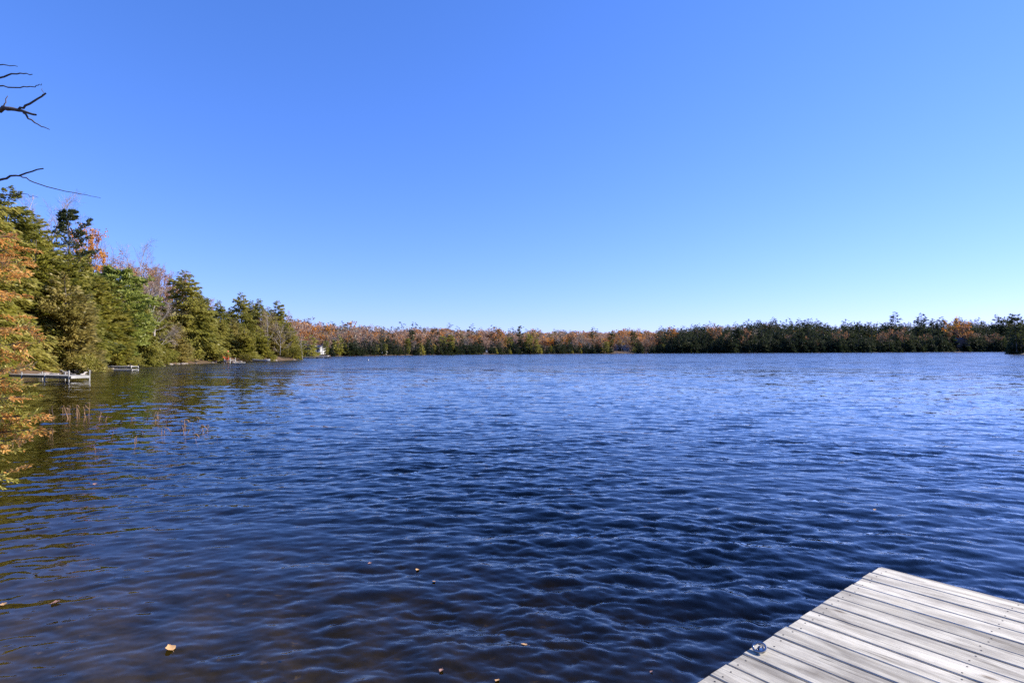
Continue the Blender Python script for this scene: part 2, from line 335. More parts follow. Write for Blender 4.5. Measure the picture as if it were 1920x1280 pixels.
    o = link('lake_water', mesh_from('lake_water', V, Q, np.zeros(len(Q)), m, True)); tag(o, kind='structure')
make_water()

# ---------------------------------------------------------------- tree generators (arrays of quads, metres, base at the origin)
def unit(A): return A / (np.linalg.norm(A, axis=-1, keepdims=True) + 1e-9)
def kites(P, D, S, ln, wd):
    ln = np.broadcast_to(ln, (len(P),))[:, None]; wd = np.broadcast_to(wd, (len(P),))[:, None]
    return np.stack([P, P + D * ln * .45 + S * wd * .5, P + D * ln, P + D * ln * .45 - S * wd * .5], 1)

def conifer(seed, H, Rb, style='hemlock', nb=150, ns=34, leaf=.42, t0=.03, lean=0.0, limbs=True):
    """returns (wood MB, crown MB)"""
    r = np.random.RandomState(seed); wood, crown = MB(), MB()
    zz = np.linspace(0, 1, 9)
    bend = lambda t: np.stack([lean * H * t ** 1.4 + .012 * H * np.sin(5 * t + seed), .012 * H * np.sin(4 * t + 2 * seed), 0 * t], -1)
    tr = H * .0125 + .03
    wood.tube(np.stack([0 * zz, 0 * zz, zz * H * (.985 if 'pine' in style else .93)], 1) + bend(zz), tr * (1 - zz) ** .8 + .012, 8)
    if style in ('pine', 'flagpine'):
        nl = max(7, int(H / 1.0)); lv = np.repeat(np.linspace(0, 1, nl), nb // nl + 1)[:nb]
        t = np.clip(t0 + (1 - t0) * lv + r.randn(nb) * .012, t0, .99)
        q = (t - t0) / (1 - t0)
        prof = np.clip(np.sin(np.pi * np.clip(q * .80 + .17, 0, 1)), .08, 1) if style == 'pine' else np.clip(.35 + .65 * np.abs(np.sin(q * 9 + seed)), .1, 1) * (1 - .5 * q)
        L = Rb * prof * (.55 + .6 * r.rand(nb)); el = np.radians(5 + 32 * q + r.randn(nb) * 6); droop = .05
    elif style == 'cedar':
        t = t0 + (1 - t0) * (1 - np.sqrt(1 - r.rand(nb) * .995)); q = (t - t0) / (1 - t0)
        L = Rb * np.minimum(1, (1 - q) ** .62 * 1.05) * (.72 + .42 * r.rand(nb)) * (1 + .12 * np.sin(q * 14 + seed)) + .08; el = np.radians(10 + 35 * q + r.randn(nb) * 10); droop = .22
    else:
        t = t0 + (1 - t0) * (1 - np.sqrt(1 - r.rand(nb) * .995)); q = (t - t0) / (1 - t0)
        t[:nb // 5] = np.linspace(.66, .99, nb // 5); q = (t - t0) / (1 - t0)
        L = Rb * (1 - q) ** .74 * (.58 + .62 * r.rand(nb)) * (1 + .16 * np.sin(q * 19 + seed)) + .06; el = np.radians(6 + 34 * q + r.randn(nb) * 7); droop = .30
    az = r.rand(nb) * 2 * np.pi if style not in ('pine', 'flagpine') else (np.arange(nb) * 2.4 + r.randn(nb) * .4)
    if style == 'flagpine': L = L * (1 + .55 * np.cos(az - .4))
    dirh = np.stack([np.cos(az), np.sin(az), 0 * az], 1); O = np.stack([0 * t, 0 * t, t * H], 1) + bend(t)
    path = lambda b, s: O[b] + dirh[b] * (L[b] * s)[:, None] + np.array([0, 0, 1.]) * (L[b] * (np.tan(el[b]) * s - droop * s ** 2 * (1.3 if style == 'hemlock' else 1)))[:, None]
    if limbs:
        for b in range(nb):
            if L[b] > Rb * .3 and (style in ('pine', 'flagpine') or b % 3 == 0):
                s = np.linspace(0, .92, 4); wood.tube(path(np.full(4, b), s), (tr * .28 * (L[b] / Rb)) * (1 - s * .85) + .006, 3, cap=False)
    if style in ('pine', 'flagpine'):
        b = np.repeat(np.arange(nb), ns); s = .28 + .75 * r.rand(len(b)) ** .75
        lat = np.cross(dirh[b], [0, 0, 1.]); Pc = path(b, s) + lat * (L[b] * .30 * r.randn(len(b)) * (1.1 - s * .6))[:, None] + np.array([0, 0, 1.]) * (np.abs(r.randn(len(b))) * .05 * L[b])[:, None]
        k = 6; P = np.repeat(Pc, k, 0); D = unit(r.randn(len(P), 3) * [1, 1, .45] + np.repeat(dirh[b], k, 0) * .55 + [0, 0, .45])
        S = unit(np.cross(D, r.randn(len(P), 3))); crown.quads(kites(P, D, S, leaf * (.6 + .6 * r.rand(len(P))), leaf * .30))
    else:
        w = np.maximum(5, np.round(ns * (L / L.mean()) ** .9)).astype(int); b = np.repeat(np.arange(nb), w); N = len(b)
        s = .12 + .90 * r.rand(N) ** .62; side = np.where(r.rand(N) < .5, -1, 1); lat = np.cross(dirh[b], [0, 0, 1.]) * side[:, None]
        P = path(b, s) + lat * (L[b] * .24 * np.abs(r.randn(N)) * (1.15 - s))[:, None] + np.array([0, 0, 1.]) * (r.randn(N) * .035 * L[b] - .02)[:, None]
        D = dirh[b] * (.75 + .4 * s)[:, None] + lat * (1.2 - .8 * s)[:, None] * r.rand(N)[:, None] + r.randn(N, 3) * .22
        D[:, 2] += (-.30 - .35 * r.rand(N)) if style == 'hemlock' else (-.15 + .55 * r.rand(N))
        D[:, 2] += .55 * np.clip((q[b] - .72) / .28, 0, 1)
        D = unit(D); up = r.randn(N, 3) * .8 + ([0, 0, 1.] if style == 'hemlock' else [.3, .2, .5]); S = unit(np.cross(D, up))
        lf = leaf * (.38 + .62 * (1 - q[b]) ** .45); crown.quads(kites(P, D, S, lf * (.55 + .9 * r.rand(N)), lf * (.32 + .2 * r.rand(N))))
    return wood, crown

def decid(seed, H, Rb, leaves=0, leaf=.22, twigs=6, lean=0.0, t0=.3, tw=.016, nl=9):
    r = np.random.RandomState(seed); wood, crown = MB(), MB()
    zz = np.linspace(0, 1, 7); tr = H * .011 + .02
    tp = np.stack([lean * H * zz + .03 * H * np.sin(3 * zz + seed), .02 * H * np.sin(4 * zz + seed * 2), zz * H * .92], 1)
    wood.tube(tp, tr * (1 - zz) ** .7 + .012, 8)
    tips, tdir = [], []
    for i in range(nl):
        t = t0 + (.9 - t0) * (i + r.rand()) / nl; o = np.array([np.interp(t, zz, tp[:, k]) for k in range(3)])
        a = i * 2.4 + r.rand(); e = R(38 + 30 * t + r.randn() * 8); L = Rb * (1.25 - .7 * abs(t - .5)) * (.8 + .4 * r.rand())
        d = np.array([math.cos(a) * math.cos(e), math.sin(a) * math.cos(e), math.sin(e)])
        s = np.linspace(0, 1, 5)[:, None]; P = o + d * L * s + np.array([0, 0, .14 * L]) * s ** 2 + r.randn(5, 3) * .025 * L * s
        wood.tube(P, tr * .45 * (1 - s[:, 0] * .8), 4, cap=False)
        for j in range(6):
            sj = .25 + .75 * (j + r.rand()) / 6; oj = np.array([np.interp(sj, s[:, 0], P[:, k]) for k in range(3)])
            dj = unit(d + r.randn(3) * .55 + [0, 0, .25]); Lj = L * (.55 - .25 * sj) * (.8 + .5 * r.rand()); sj2 = np.linspace(0, 1, 3)[:, None]
            Pj = oj + dj * Lj * sj2 + r.randn(3, 3) * .04 * Lj * sj2; wood.tube(Pj, tr * .16 * (1 - sj2[:, 0] * .7) + .004, 3, cap=False)
            for k in range(6):
                sk = .2 + .8 * (k + r.rand()) / 6; ok = oj + dj * Lj * sk; dk = unit(dj + r.randn(3) * .6 + [0, 0, .2]); Lk = Lj * .5 * (.6 + .6 * r.rand())
                tips.append((ok, Lk)); tdir.append(dk)
    O = np.array([t[0] for t in tips]); Lk = np.array([t[1] for t in tips]); D = np.array(tdir); S = unit(np.cross(D, r.randn(len(D), 3)))
    crown.quads(kites(O, D, S, Lk * 1.1, tw * 1.7))
    b = np.repeat(np.arange(len(O)), twigs); P = O[b] + D[b] * (Lk[b] * (.2 + .8 * r.rand(len(b))))[:, None]
    D2 = unit(D[b] + r.randn(len(b), 3) * .6 + [0, 0, .15]); S2 = unit(np.cross(D2, r.randn(len(b), 3)))
    crown.quads(kites(P, D2, S2, Lk[b] * (.5 + .6 * r.rand(len(b))), tw))
    lf = None
    if leaves:
        lf = MB(); keep = r.rand(len(O)) < .8; ids = np.where(keep)[0]; b = r.choice(ids, leaves)
        P = O[b] + D[b] * (Lk[b] * r.rand(leaves) * 1.15)[:, None] + r.randn(leaves, 3) * .16; D3 = unit(r.randn(leaves, 3) + [0, 0, -.3]); S3 = unit(np.cross(D3, r.randn(leaves, 3)))
        lf.quads(kites(P, D3, S3, leaf * (.7 + .6 * r.rand(leaves)), leaf * .75))
    return wood, crown, lf

def bush(seed, H, Rb, n=1500, leaf=.2):
    r = np.random.RandomState(seed); wood, crown = MB(), MB()
    lob = [(r.randn(3) * [Rb * .38, Rb * .38, H * .12] + [0, 0, H * .5], (.45 + .35 * r.rand())) for _ in range(8)]
    for c, k in lob:
        s = np.linspace(0, 1, 4)[:, None]; wood.tube(np.array([[0, 0, 0]]) * (1 - s) + (c + [0, 0, H * .2]) * s + r.randn(4, 3) * .04 * s, .022 * (1 - .7 * s[:, 0]), 4, cap=False)
    w = r.randint(0, 8, n); Cc = np.array([c for c, _ in lob])[w]; k = np.array([k for _, k in lob])[w]
    dv = unit(r.randn(n, 3)) * (r.rand(n, 1) ** .45); P = Cc + dv * np.stack([k * Rb * .7, k * Rb * .7, k * H * .62], 1); P[:, 2] = np.abs(P[:, 2])
    D = unit(dv + r.randn(n, 3) * .6 + [0, 0, .3]); S = unit(np.cross(D, r.randn(n, 3)))
    crown.quads(kites(P, D, S, leaf * (.6 + .8 * r.rand(n)), leaf * .45))
    return wood, crown

# ---------------------------------------------------------------- the wooden dock underfoot
DA, DB = np.array([.7803, .6257]), np.array([.6257, -.7803])      # along the dock, across it
DC = np.array([2.525, 3.893]) - .035 * DA - .025 * DB; DZ = .45; PW = .146
def plank_material():
    m, n, l, b = new_mat('weathered_dock_plank')
    g = n.new('ShaderNodeTexCoord'); oi = n.new('ShaderNodeObjectInfo')
    off = n.new('ShaderNodeVectorMath'); off.operation = 'SCALE'; cv = n.new('ShaderNodeCombineXYZ')
    for i in range(3): l.new(oi.outputs['Random'], cv.inputs[i])
    l.new(cv.outputs[0], off.inputs[0]); off.inputs['Scale'].default_value = 37
    ad = n.new('ShaderNodeVectorMath'); l.new(g.outputs['Object'], ad.inputs[0]); l.new(off.outputs[0], ad.inputs[1])
    def tex(sc, detail, rough, dist=0):
        mp = n.new('ShaderNodeMapping'); mp.inputs['Scale'].default_value = sc; l.new(ad.outputs[0], mp.inputs[0])
        t = n.new('ShaderNodeTexNoise'); t.inputs['Scale'].default_value = 1; t.inputs['Detail'].default_value = detail; t.inputs['Roughness'].default_value = rough; t.inputs['Distortion'].default_value = dist
        l.new(mp.outputs[0], t.inputs['Vector']); return t
    gr = tex((3, 95, 30), 5, .65, .4); bl = tex((2.2, 13, 10), 4, .6, .6); st = tex((5, 5, 5), 6, .7)
    r0 = ramp(n, [(.25, (.26, .225, .165)), (.40, (.46, .42, .335)), (.56, (.69, .64, .51)), (.75, (.82, .765, .62))]); l.new(bl.outputs[0], r0.inputs[0])
    r1 = ramp(n, [(.30, (.46, .44, .43)), (.44, (.90, .90, .89)), (.6, (1, 1, 1))]); l.new(gr.outputs[0], r1.inputs[0])
    r2 = ramp(n, [(.30, (.72, .70, .70)), (.55, (1, 1, 1)), (.75, (1, .97, .92))]); l.new(st.outputs[0], r2.inputs[0])
    a = n.new('ShaderNodeMixRGB'); a.blend_type = 'MULTIPLY'; a.inputs[0].default_value = .85; l.new(r0.outputs[0], a.inputs[1]); l.new(r1.outputs[0], a.inputs[2])
    c = n.new('ShaderNodeMixRGB'); c.blend_type = 'MULTIPLY'; c.inputs[0].default_value = .9; l.new(a.outputs[0], c.inputs[1]); l.new(r2.outputs[0], c.inputs[2])
    # drying cracks along the grain and the odd knot
    ck = tex((1.6, 60, 20), 3, .5, .8); rc = ramp(n, [(.285, (.12, .11, .10)), (.325, (1, 1, 1))]); l.new(ck.outputs[0], rc.inputs[0])
    kv = n.new('ShaderNodeTexVoronoi'); km = n.new('ShaderNodeMapping'); km.inputs['Scale'].default_value = (2.3, 6.5, 0); l.new(ad.outputs[0], km.inputs[0]); l.new(km.outputs[0], kv.inputs['Vector']); kv.inputs['Scale'].default_value = 1
    rk = ramp(n, [(.035, (.22, .17, .13)), (.06, (.55, .50, .45)), (.10, (1, 1, 1))]); l.new(kv.outputs['Distance'], rk.inputs[0])
    for rr_ in (rc, rk):
        c2 = n.new('ShaderNodeMixRGB'); c2.blend_type = 'MULTIPLY'; c2.inputs[0].default_value = .9; l.new(c.outputs[0], c2.inputs[1]); l.new(rr_.outputs[0], c2.inputs[2]); c = c2
    hv = n.new('ShaderNodeHueSaturation'); mr = n.new('ShaderNodeMapRange'); mr.inputs[3].default_value = .74; mr.inputs[4].default_value = 1.10
    l.new(oi.outputs['Random'], mr.inputs[0]); l.new(mr.outputs[0], hv.inputs['Value']); l.new(c.outputs[0], hv.inputs['Color'])
    l.new(hv.outputs[0], b.inputs['Base Color']); b.inputs['Roughness'].default_value = .82
    bp = n.new('ShaderNodeBump'); bp.inputs['Strength'].default_value = .6; bp.inputs['Distance'].default_value = .004; l.new(gr.outputs[0], bp.inputs['Height']); l.new(bp.outputs[0], b.inputs['Normal'])
    return m
def make_dock():
    rnd = random.Random(5); pm = plank_material(); W = 2.6
    root = empty('wooden_dock', (DC[0], DC[1], 0), math.atan2(DB[1], DB[0]))      # local x across, local y along (+y lakeward)
    tag(root, 'weathered grey plank dock in the near right corner', 'dock')
    pmesh = []
    for k in range(5):
        mb = MB(); mb.box((0, -PW + .0115, -.036), (W, 0, 0), bev=.004); me = mb.mesh('plank', pm); pmesh.append(me)
    nail = MB(); nail.tube([(0, 0, -.01), (0, 0, .0012)], [.0042, .0042], 8); nm = nail.mesh('nail', M['nail'])
    for k in range(46):
        p = link('plank', pmesh[k % 5], root); p.location = (rnd.uniform(-.006, .006), -k * PW + rnd.uniform(-.001, .001), DZ + rnd.uniform(-.0022, .0022)); p.rotation_euler = (rnd.uniform(-.006, .006), 0, rnd.uniform(-.0012, .0012))
        if k < 20:
            for x in (.05, .72, 1.36):
                for y in (.035, .105):
                    q = link('nail', nm, p); q.location = (x + rnd.uniform(-.012, .012), -y + rnd.uniform(-.012, .012), 0)
    f = MB(); f.box((.004, .004, -.15), (W - .004, .04, -.006)); f.box((.004, .004, 0), (0.005, .005, .001)) ; o = f.build('fascia_board', pm, root); o.location.z = DZ
    for x in (.03, .70, 1.34, 2.2, 2.54):
        f = MB(); f.box((x, -46 * PW, -.19), (x + .045, .0, -.042)); o = f.build('stringer', M['darkwood'], root); o.location.z = DZ
    for y in (-.35, -2.9, -5.4):
        for x in (.12, W - .18):
            f = MB(); f.tube([(x, y, -1.6), (x, y, DZ - .2)], .055, 8); f.build('post', M['darkwood'], root)
    return root
make_dock()
def make_ring():
    X, Y = wx(1408, 2.84), 2.84
    p = (DC - 11.35 * PW * DA + DB * .045); root = empty('mooring_ring', (p[0], p[1], DZ + .003), math.atan2(DB[1], DB[0]) + .35); root.scale = (.82, .82, .82)
    tag(root, 'small polished steel mooring ring on the edge of the near dock', 'mooring ring')
    b = MB(); b.tube([(0, 0, 0), (0, 0, .004), (0, 0, .0045)], [.027, .027, .024], 8); b.build('base_plate', M['chrome'], root, True)
    e = MB(); a = np.linspace(0, math.pi, 9); e.tube(np.stack([.016 * np.cos(a), 0 * a, .004 + .020 * np.sin(a)], 1), .0055, 8); e.build('eye', M['chrome'], root, True)
    r = MB(); a = np.linspace(0, 2 * math.pi, 25); r.tube(np.stack([.036 * np.cos(a) , .036 * np.sin(a) , 0 * a], 1), .0062, 8, cap=False); o = r.build('ring', M['chrome'], root, True)
    o.location = (-.008, -.012, .022); o.rotation_euler = (.35, -.16, 0)
    s = MB(); s.tube([(.02, .0, .004), (.02, 0, .008)], [.005, .004], 8)
    for x, y in ((.019, .012), (-.019, .012), (.019, -.012), (-.019, -.012)):
        s = MB(); s.tube([(x, y, .003), (x, y, .007)], [.004, .003], 8); s.build('screw', M['galv'], root)
make_ring()

# ---------------------------------------------------------------- left shore: trees one by one
PROTO = {}
def proto(kind, seed):
    key = (kind, seed)
    if key in PROTO: return PROTO[key]
    s = seed * 17 + 3
    if kind == 'hemlock': w, c = conifer(s, 15, 4.9, 'hemlock', 330, 78, .58); mats = ('bark', 'hemlock')
    elif kind == 'nearhemlock': w, c = conifer(s, 16, 5.3, 'hemlock', 420, 100, .48); mats = ('bark', 'cedar' if seed % 2 else 'hemlock')
    elif kind == 'cedar': w, c = conifer(s, 9, 2.4, 'cedar', 220, 60, .44); mats = ('bark', 'cedar')
    elif kind == 'tancedar': w, c = conifer(s, 9, 2.6, 'cedar', 220, 60, .44); mats = ('bark', 'olive')
    elif kind == 'pine': w, c = conifer(s, 16, 3.3, 'pine', 60, 20, .42, t0=.35); mats = ('bark', 'pine')
    elif kind == 'lightpine': w, c = conifer(s, 11, 3.6, 'pine', 90, 30, .48, t0=.12, lean=.04); mats = ('bark', 'lightpine')
    elif kind == 'bare': w, c, _ = decid(s, 14, 4.2, twigs=9); mats = ('palebark' if seed % 2 else 'bark', 'pinktwig' if seed % 3 else 'twig')
    elif kind == 'barebrush': w, c, _ = decid(s, 8, 2.6, twigs=10, t0=.12, nl=11); mats = ('palebark', 'twig')
    elif kind == 'birch': w, c, _ = decid(s, 11, 2.4, twigs=4, t0=.4, lean=.12 * (1 if seed % 2 else -1)); mats = ('palebark', 'twig')
    elif kind == 'maple':
        w, c, lf = decid(s, 14, 4.2, 3800, .26, twigs=3); mats = ('bark', 'orange'); c = lf
    elif kind == 'rustmaple':
        w, c, lf = decid(s, 14, 4.4, 2600, .25, twigs=4); mats = ('bark', 'rust'); c = lf
    elif kind == 'bush': w, c = bush(s, 2.4, 2.0, 2200, .20); mats = ('bark', 'yellowgreen')
    elif kind == 'greenbush': w, c = bush(s, 2.4, 2.0, 2200, .20); mats = ('bark', 'cedar')
    elif kind == 'tanbush': w, c = bush(s, 3.0, 2.2, 2600, .22); mats = ('bark', 'olive')
    H = {'hemlock': 15, 'nearhemlock': 16, 'cedar': 9, 'tancedar': 9, 'pine': 16, 'lightpine': 11, 'bare': 14.4, 'barebrush': 8.4, 'birch': 11.5, 'maple': 14, 'rustmaple': 14}.get(kind, 2.4 if 'tan' not in kind else 3.0)
    PROTO[key] = (w.mesh('trunk', M[mats[0]], True), c.mesh('crown', M[mats[1]]), H); return PROTO[key]
NAMES = {'hemlock': ('hemlock_tree', 'tree'), 'nearhemlock': ('hemlock_tree', 'tree'), 'cedar': ('cedar_tree', 'tree'), 'tancedar': ('cedar_tree', 'tree'), 'pine': ('pine_tree', 'tree'), 'lightpine': ('pine_tree', 'tree'),
         'bare': ('bare_tree', 'tree'), 'barebrush': ('bare_tree', 'tree'), 'birch': ('birch_tree', 'tree'), 'maple': ('maple_tree', 'tree'), 'rustmaple': ('maple_tree', 'tree'), 'bush': ('bush', 'bush'), 'greenbush': ('bush', 'bush'), 'tanbush': ('bush', 'bush')}
trnd = random.Random(11)
def plant(kind, seed, px, top, d, label, wide=1.0, group=None, rz=None):
    x, y = wx(px, d), d; g0 = gz(x, y); w, c, H0 = proto(kind, seed); h = max(1.0, wz(px, top, d) - g0); s = h / H0
    nm, cat = NAMES[kind]; root = empty(nm, (x, y, g0 - .05), trnd.uniform(0, 6.28) if rz is None else rz); k = s * wide; k = min(max(k, .55 * s), 1.9 * s); root.scale = (k, k, s)
    link('trunk' if cat == 'tree' else 'stems', w, root); link('crown' if cat == 'tree' else 'foliage', c, root)
    tag(root, label, cat, group); return root

LEFT = [
 ('nearhemlock', 1, -70, 300, 44, 'big olive conifer cut off by the left picture edge', 1.0),
 ('nearhemlock', 2, 8, 345, 52, 'tallest dark green hemlock at the left edge, behind the browned cedar branches', 1.0),
 ('nearhemlock', 3, 66, 400, 56, 'broad olive hemlock rising behind the shore end of the grey dock', 1.0),
 ('tancedar', 1, 118, 500, 54, 'dense olive cedar directly behind the end of the grey dock with white posts', 1.05),
 ('nearhemlock', 1, 150, 465, 72, 'sloping-topped olive hemlock just right of the dark open pine', .75),
 ('pine', 1, 124, 393, 70, 'dark open-crowned pine poking above the left treeline', .8),
 ('maple', 1, 172, 468, 86, 'bright orange tree peeping out behind the dark pine', .8),
 ('lightpine', 1, 228, 505, 73, 'light green pine with layered branches and a crooked trunk above the white floating dock', 1.05),
 ('bare', 2, 203, 476, 98, 'pinkish bare tree on the skyline between orange tree and rounded bare tree', .8),
 ('bare', 1, 256, 484, 100, 'rounded bare tree with a spreading pinkish crown on the left skyline', .9),
 ('bare', 4, 300, 506, 108, 'thin bare tree on the skyline left of the tallest pointed hemlock', .8),
 ('rustmaple', 1, 262, 530, 96, 'rust orange tree below the rounded bare tree on the skyline', .9),
 ('barebrush', 1, 285, 545, 86, 'grey leafless tree between the light green pine and the tallest pointed hemlock', 1.25),
 ('hemlock', 4, 268, 560, 76, 'slim olive hemlock touching the right side of the light green pine', .8),
 ('cedar', 2, 268, 630, 80, 'low yellow-green cedar at the waterline right of the white floating dock', 1.3),
 ('hemlock', 2, 346, 504, 103, 'tallest pointed hemlock in the middle of the left shore', 1.15),
 ('tancedar', 2, 325, 596, 95, 'tan-green cedar standing at the waterline before the tallest pointed hemlock', 1.2),
 ('cedar', 3, 368, 605, 107, 'bright green cedar at the waterline left of the orange kayaks', 1.2),
 ('hemlock', 5, 370, 540, 122, 'broad hemlock filling the right flank of the tallest pointed hemlock', 1.0),
 ('hemlock', 1, 470, 562, 150, 'hemlock closing the gap between the pair of pointed tops', 1.0),
 ('hemlock', 2, 505, 574, 154, 'hemlock left of the last tall hemlock on the left shore', 1.0),
 ('hemlock', 3, 384, 556, 112, 'dark hemlock on the right shoulder of the tallest pointed hemlock', .95),
 ('hemlock', 1, 409, 562, 118, 'dark hemlock between the tallest pointed one and the twin-topped group', .95),
 ('tancedar', 4, 398, 597, 118, 'dull tan cedar above the orange kayaks', 1.1),
 ('tancedar', 3, 433, 592, 124, 'narrow tan cedar right behind the upright orange kayak', 1.0),
 ('hemlock', 5, 432, 574, 132, 'small-topped hemlock left of the twin-topped group', .9),
 ('hemlock', 2, 452, 546, 134, 'left hemlock of the pair of pointed tops', .9),
 ('cedar', 1, 457, 606, 120, 'pointed cedar behind the upturned white rowboat', 1.25),
 ('hemlock', 4, 486, 559, 139, 'right hemlock of the pair of pointed tops', .85),
 ('cedar', 4, 487, 612, 126, 'dark green cedar behind the long white boat', 1.3),
 ('hemlock', 3, 522, 562, 148, 'last tall hemlock at the end of the left shore', 1.0),
 ('bare', 5, 503, 590, 136, 'grey bare tree with pale limbs behind the long white boat', .9),
 ('barebrush', 3, 524, 612, 141, 'grey bare brushy tree left of the white birches on the point', 1.2),
 ('cedar', 2, 541, 606, 148, 'olive cedar on the point left of the white birches', 1.0),
 ('birch', 1, 556, 598, 152, 'upright white birch on the tip of the left point', 1.0),
 ('birch', 2, 566, 622, 151, 'leaning white birch on the tip of the left point', 1.0),
 ('bush', 1, 545, 648, 146, 'yellow-green bush at the tip of the left point', 1.1),
 ('bush', 2, 463, 660, 119, 'round yellow-green bush beside the upturned white rowboat', 1.0),
 ('greenbush', 1, 482, 664, 120, 'low green bush behind the long white boat', .9),
 ('greenbush', 2, 511, 664, 131, 'low green bush right of the long white boat', .9),
 ('tanbush', 1, 176, 640, 70, 'dry tan bush above the leaf-littered bank by the white floating dock', 1.3),
 ('tanbush', 2, 212, 652, 74, 'dry tan bush under the light green pine', 1.1),
 ('greenbush', 3, 150, 660, 57, 'green bush on the bank beside the grey dock with white posts', 1.0),
 ('bush', 3, 298, 648, 88, 'yellow-green bush at the waterline left of the tan-green cedar', 1.1),
 ('greenbush', 1, 350, 655, 100, 'dark green bush at the waterline under the tallest pointed hemlock', 1.0),
 ('bush', 1, 398, 655, 113, 'yellow-green bush behind the dark dock with the orange kayaks', 1.0),
]
for e in LEFT: plant(e[0], e[1], e[2], e[3], e[4] + (6.0 if 'hemlock' in e[0] else 4.0 if 'bush' not in e[0] else 1.0), *e[5:])
# woods on the slope behind the left shore and beyond the left picture edge: look-alikes
for i, (px, top, d, k) in enumerate([(95, 405, 88, 'bare'), (190, 500, 110, 'rustmaple'), (230, 505, 118, 'bare'), (275, 525, 118, 'rustmaple'),
      (318, 530, 124, 'rustmaple'), (225, 510, 112, 'rustmaple'), (288, 528, 120, 'rustmaple'), (305, 520, 130, 'rustmaple'), (335, 545, 130, 'rustmaple'), (350, 555, 135, 'bare'), (385, 572, 140, 'rustmaple'), (420, 585, 150, 'bare'), (470, 585, 160, 'rustmaple'), (505, 590, 165, 'bare'), (538, 605, 168, 'rustmaple')]):
    lab = 'rust-leaved tree on the slope behind the left shore conifers' if k == 'rustmaple' else 'leafless tree on the slope behind the left shore conifers'
    plant(k, 1 + i % 3 if k == 'rustmaple' else (1, 2, 4)[i % 3], px, top, d, lab, 1.0, 'slope trees, ' + k)
for i, (px, top, d) in enumerate([(-150, 300, 40), (-260, 250, 34), (-420, 180, 28), (-110, 360, 58), (-700, 60, 20)]):
    plant('nearhemlock', 1 + i % 3, px, top, d, 'olive conifer on the shore beyond the left picture edge', .9, 'conifers beyond the left edge')

FILL = ['olive conifer filling the tree wall behind the grey dock', 'olive conifer filling the tree wall behind the white docks', 'olive conifer filling the tree wall around the tallest pointed hemlock', 'olive conifer filling the tree wall behind the kayaks and white boats']
SIL = [(-200, 300), (0, 350), (80, 410), (160, 470), (230, 520), (310, 540), (345, 530), (400, 575), (450, 570), (520, 580), (555, 615)]
fr2 = random.Random(4); px = -40
while px < 552:
    sdp = np.interp(px, [-40, 100, 180, 260, 330, 440, 550], [42, 49, 60, 79, 97, 117, 147]); k = fr2.choice(['hemlock', 'hemlock', 'cedar', 'tancedar'])
    top = np.interp(px, *zip(*SIL)); top = top + (hor(px) - top) * fr2.uniform(.04, .40)
    plant(k, 1 + fr2.randrange(4), px, top, sdp + fr2.uniform(9, 18), FILL[0 if px < 110 else 1 if px < 260 else 2 if px < 400 else 3], 1.15, 'filling conifers of the left shore'); px += 1000 / sdp * fr2.uniform(.9, 1.5)
def shore_depth(px):
    d = np.arange(165, 760, 1.0); u = (px - 960) / F; s = shore_dist(u * d, d); i = np.where(s > 0)[0]; return float(d[i[0]]) if len(i) else 700.
# ---------------------------------------------------------------- far shore: trees told apart, then the wood behind
def far_proto(kind, seed):
    s = seed * 31 + 7
    if kind == 'con': w, c = conifer(s, 11, 3.2, 'hemlock', 120, 14, 1.0, limbs=False); mats = ('bark', 'farcon')
    elif kind == 'ced': w, c = conifer(s, 9, 2.0, 'cedar', 64, 13, 1.05, limbs=False); mats = ('bark', 'farcon')
    elif kind == 'oliveced': w, c = conifer(s, 9, 2.0, 'cedar', 64, 13, 1.05, limbs=False); mats = ('bark', 'cedar')
    elif kind == 'wpine': w, c = conifer(s, 20, 3.8, 'pine', 50, 6, 1.1, t0=.30); mats = ('bark', 'pine')
    elif kind == 'greenpine': w, c = conifer(s, 18, 3.6, 'pine', 56, 7, 1.1, t0=.12); mats = ('bark', 'hemlock')
    elif kind == 'flag': w, c = conifer(s, 24, 4.0, 'flagpine', 44, 7, 1.1, t0=.28); mats = ('bark', 'pine')
    else:
        n = {'orange': 420, 'rust': 240, 'yellow': 360, 'pink': 260, 'grey': 170}[kind]
        w, c, lf = decid(s, 12, 3.9, n, .62, twigs=3, tw=.13 if kind in ('pink', 'grey') else .09, nl=6)
        leafm = {'orange': 'orange', 'rust': 'rust', 'yellow': 'yellow', 'pink': 'farpink', 'grey': 'fargrey'}[kind]; mats = ('palebark' if kind == 'grey' else 'bark', 'twig' if kind == 'grey' else 'pinktwig', leafm)
        mb = MB(); V, Q, _ = w.arrays(); mb.add(V, Q, 0); V, Q, _ = c.arrays(); mb.add(V, Q, 1)
        if lf: V, Q, _ = lf.arrays(); mb.add(V, Q, 2)
        return mb, [M[m] for m in mats if m]
    mb = MB(); V, Q, _ = w.arrays(); mb.add(V, Q, 0); V, Q, _ = c.arrays(); mb.add(V, Q, 1)
    return mb, [M[m] for m in mats]
FK = ['con', 'ced', 'oliveced', 'wpine', 'greenpine', 'flag', 'orange', 'rust', 'yellow', 'pink', 'grey']
FH = dict(con=11, ced=9, oliveced=9, wpine=20, greenpine=18, flag=24, orange=12, rust=12, yellow=12, pink=12, grey=12)
FP = {}
for k in FK:
    for s in range(3):
        mb, mats = far_proto(k, s); nm = {'con': 'conifer_tree', 'ced': 'cedar_tree', 'oliveced': 'cedar_tree', 'wpine': 'pine_tree', 'greenpine': 'pine_tree', 'flag': 'pine_tree'}.get(k, 'bare_tree' if k in ('pink', 'grey') else 'maple_tree')
        FP[k, s] = (mb, mats, mb.mesh(nm, mats), nm)
frnd = random.Random(77)
KC = {}
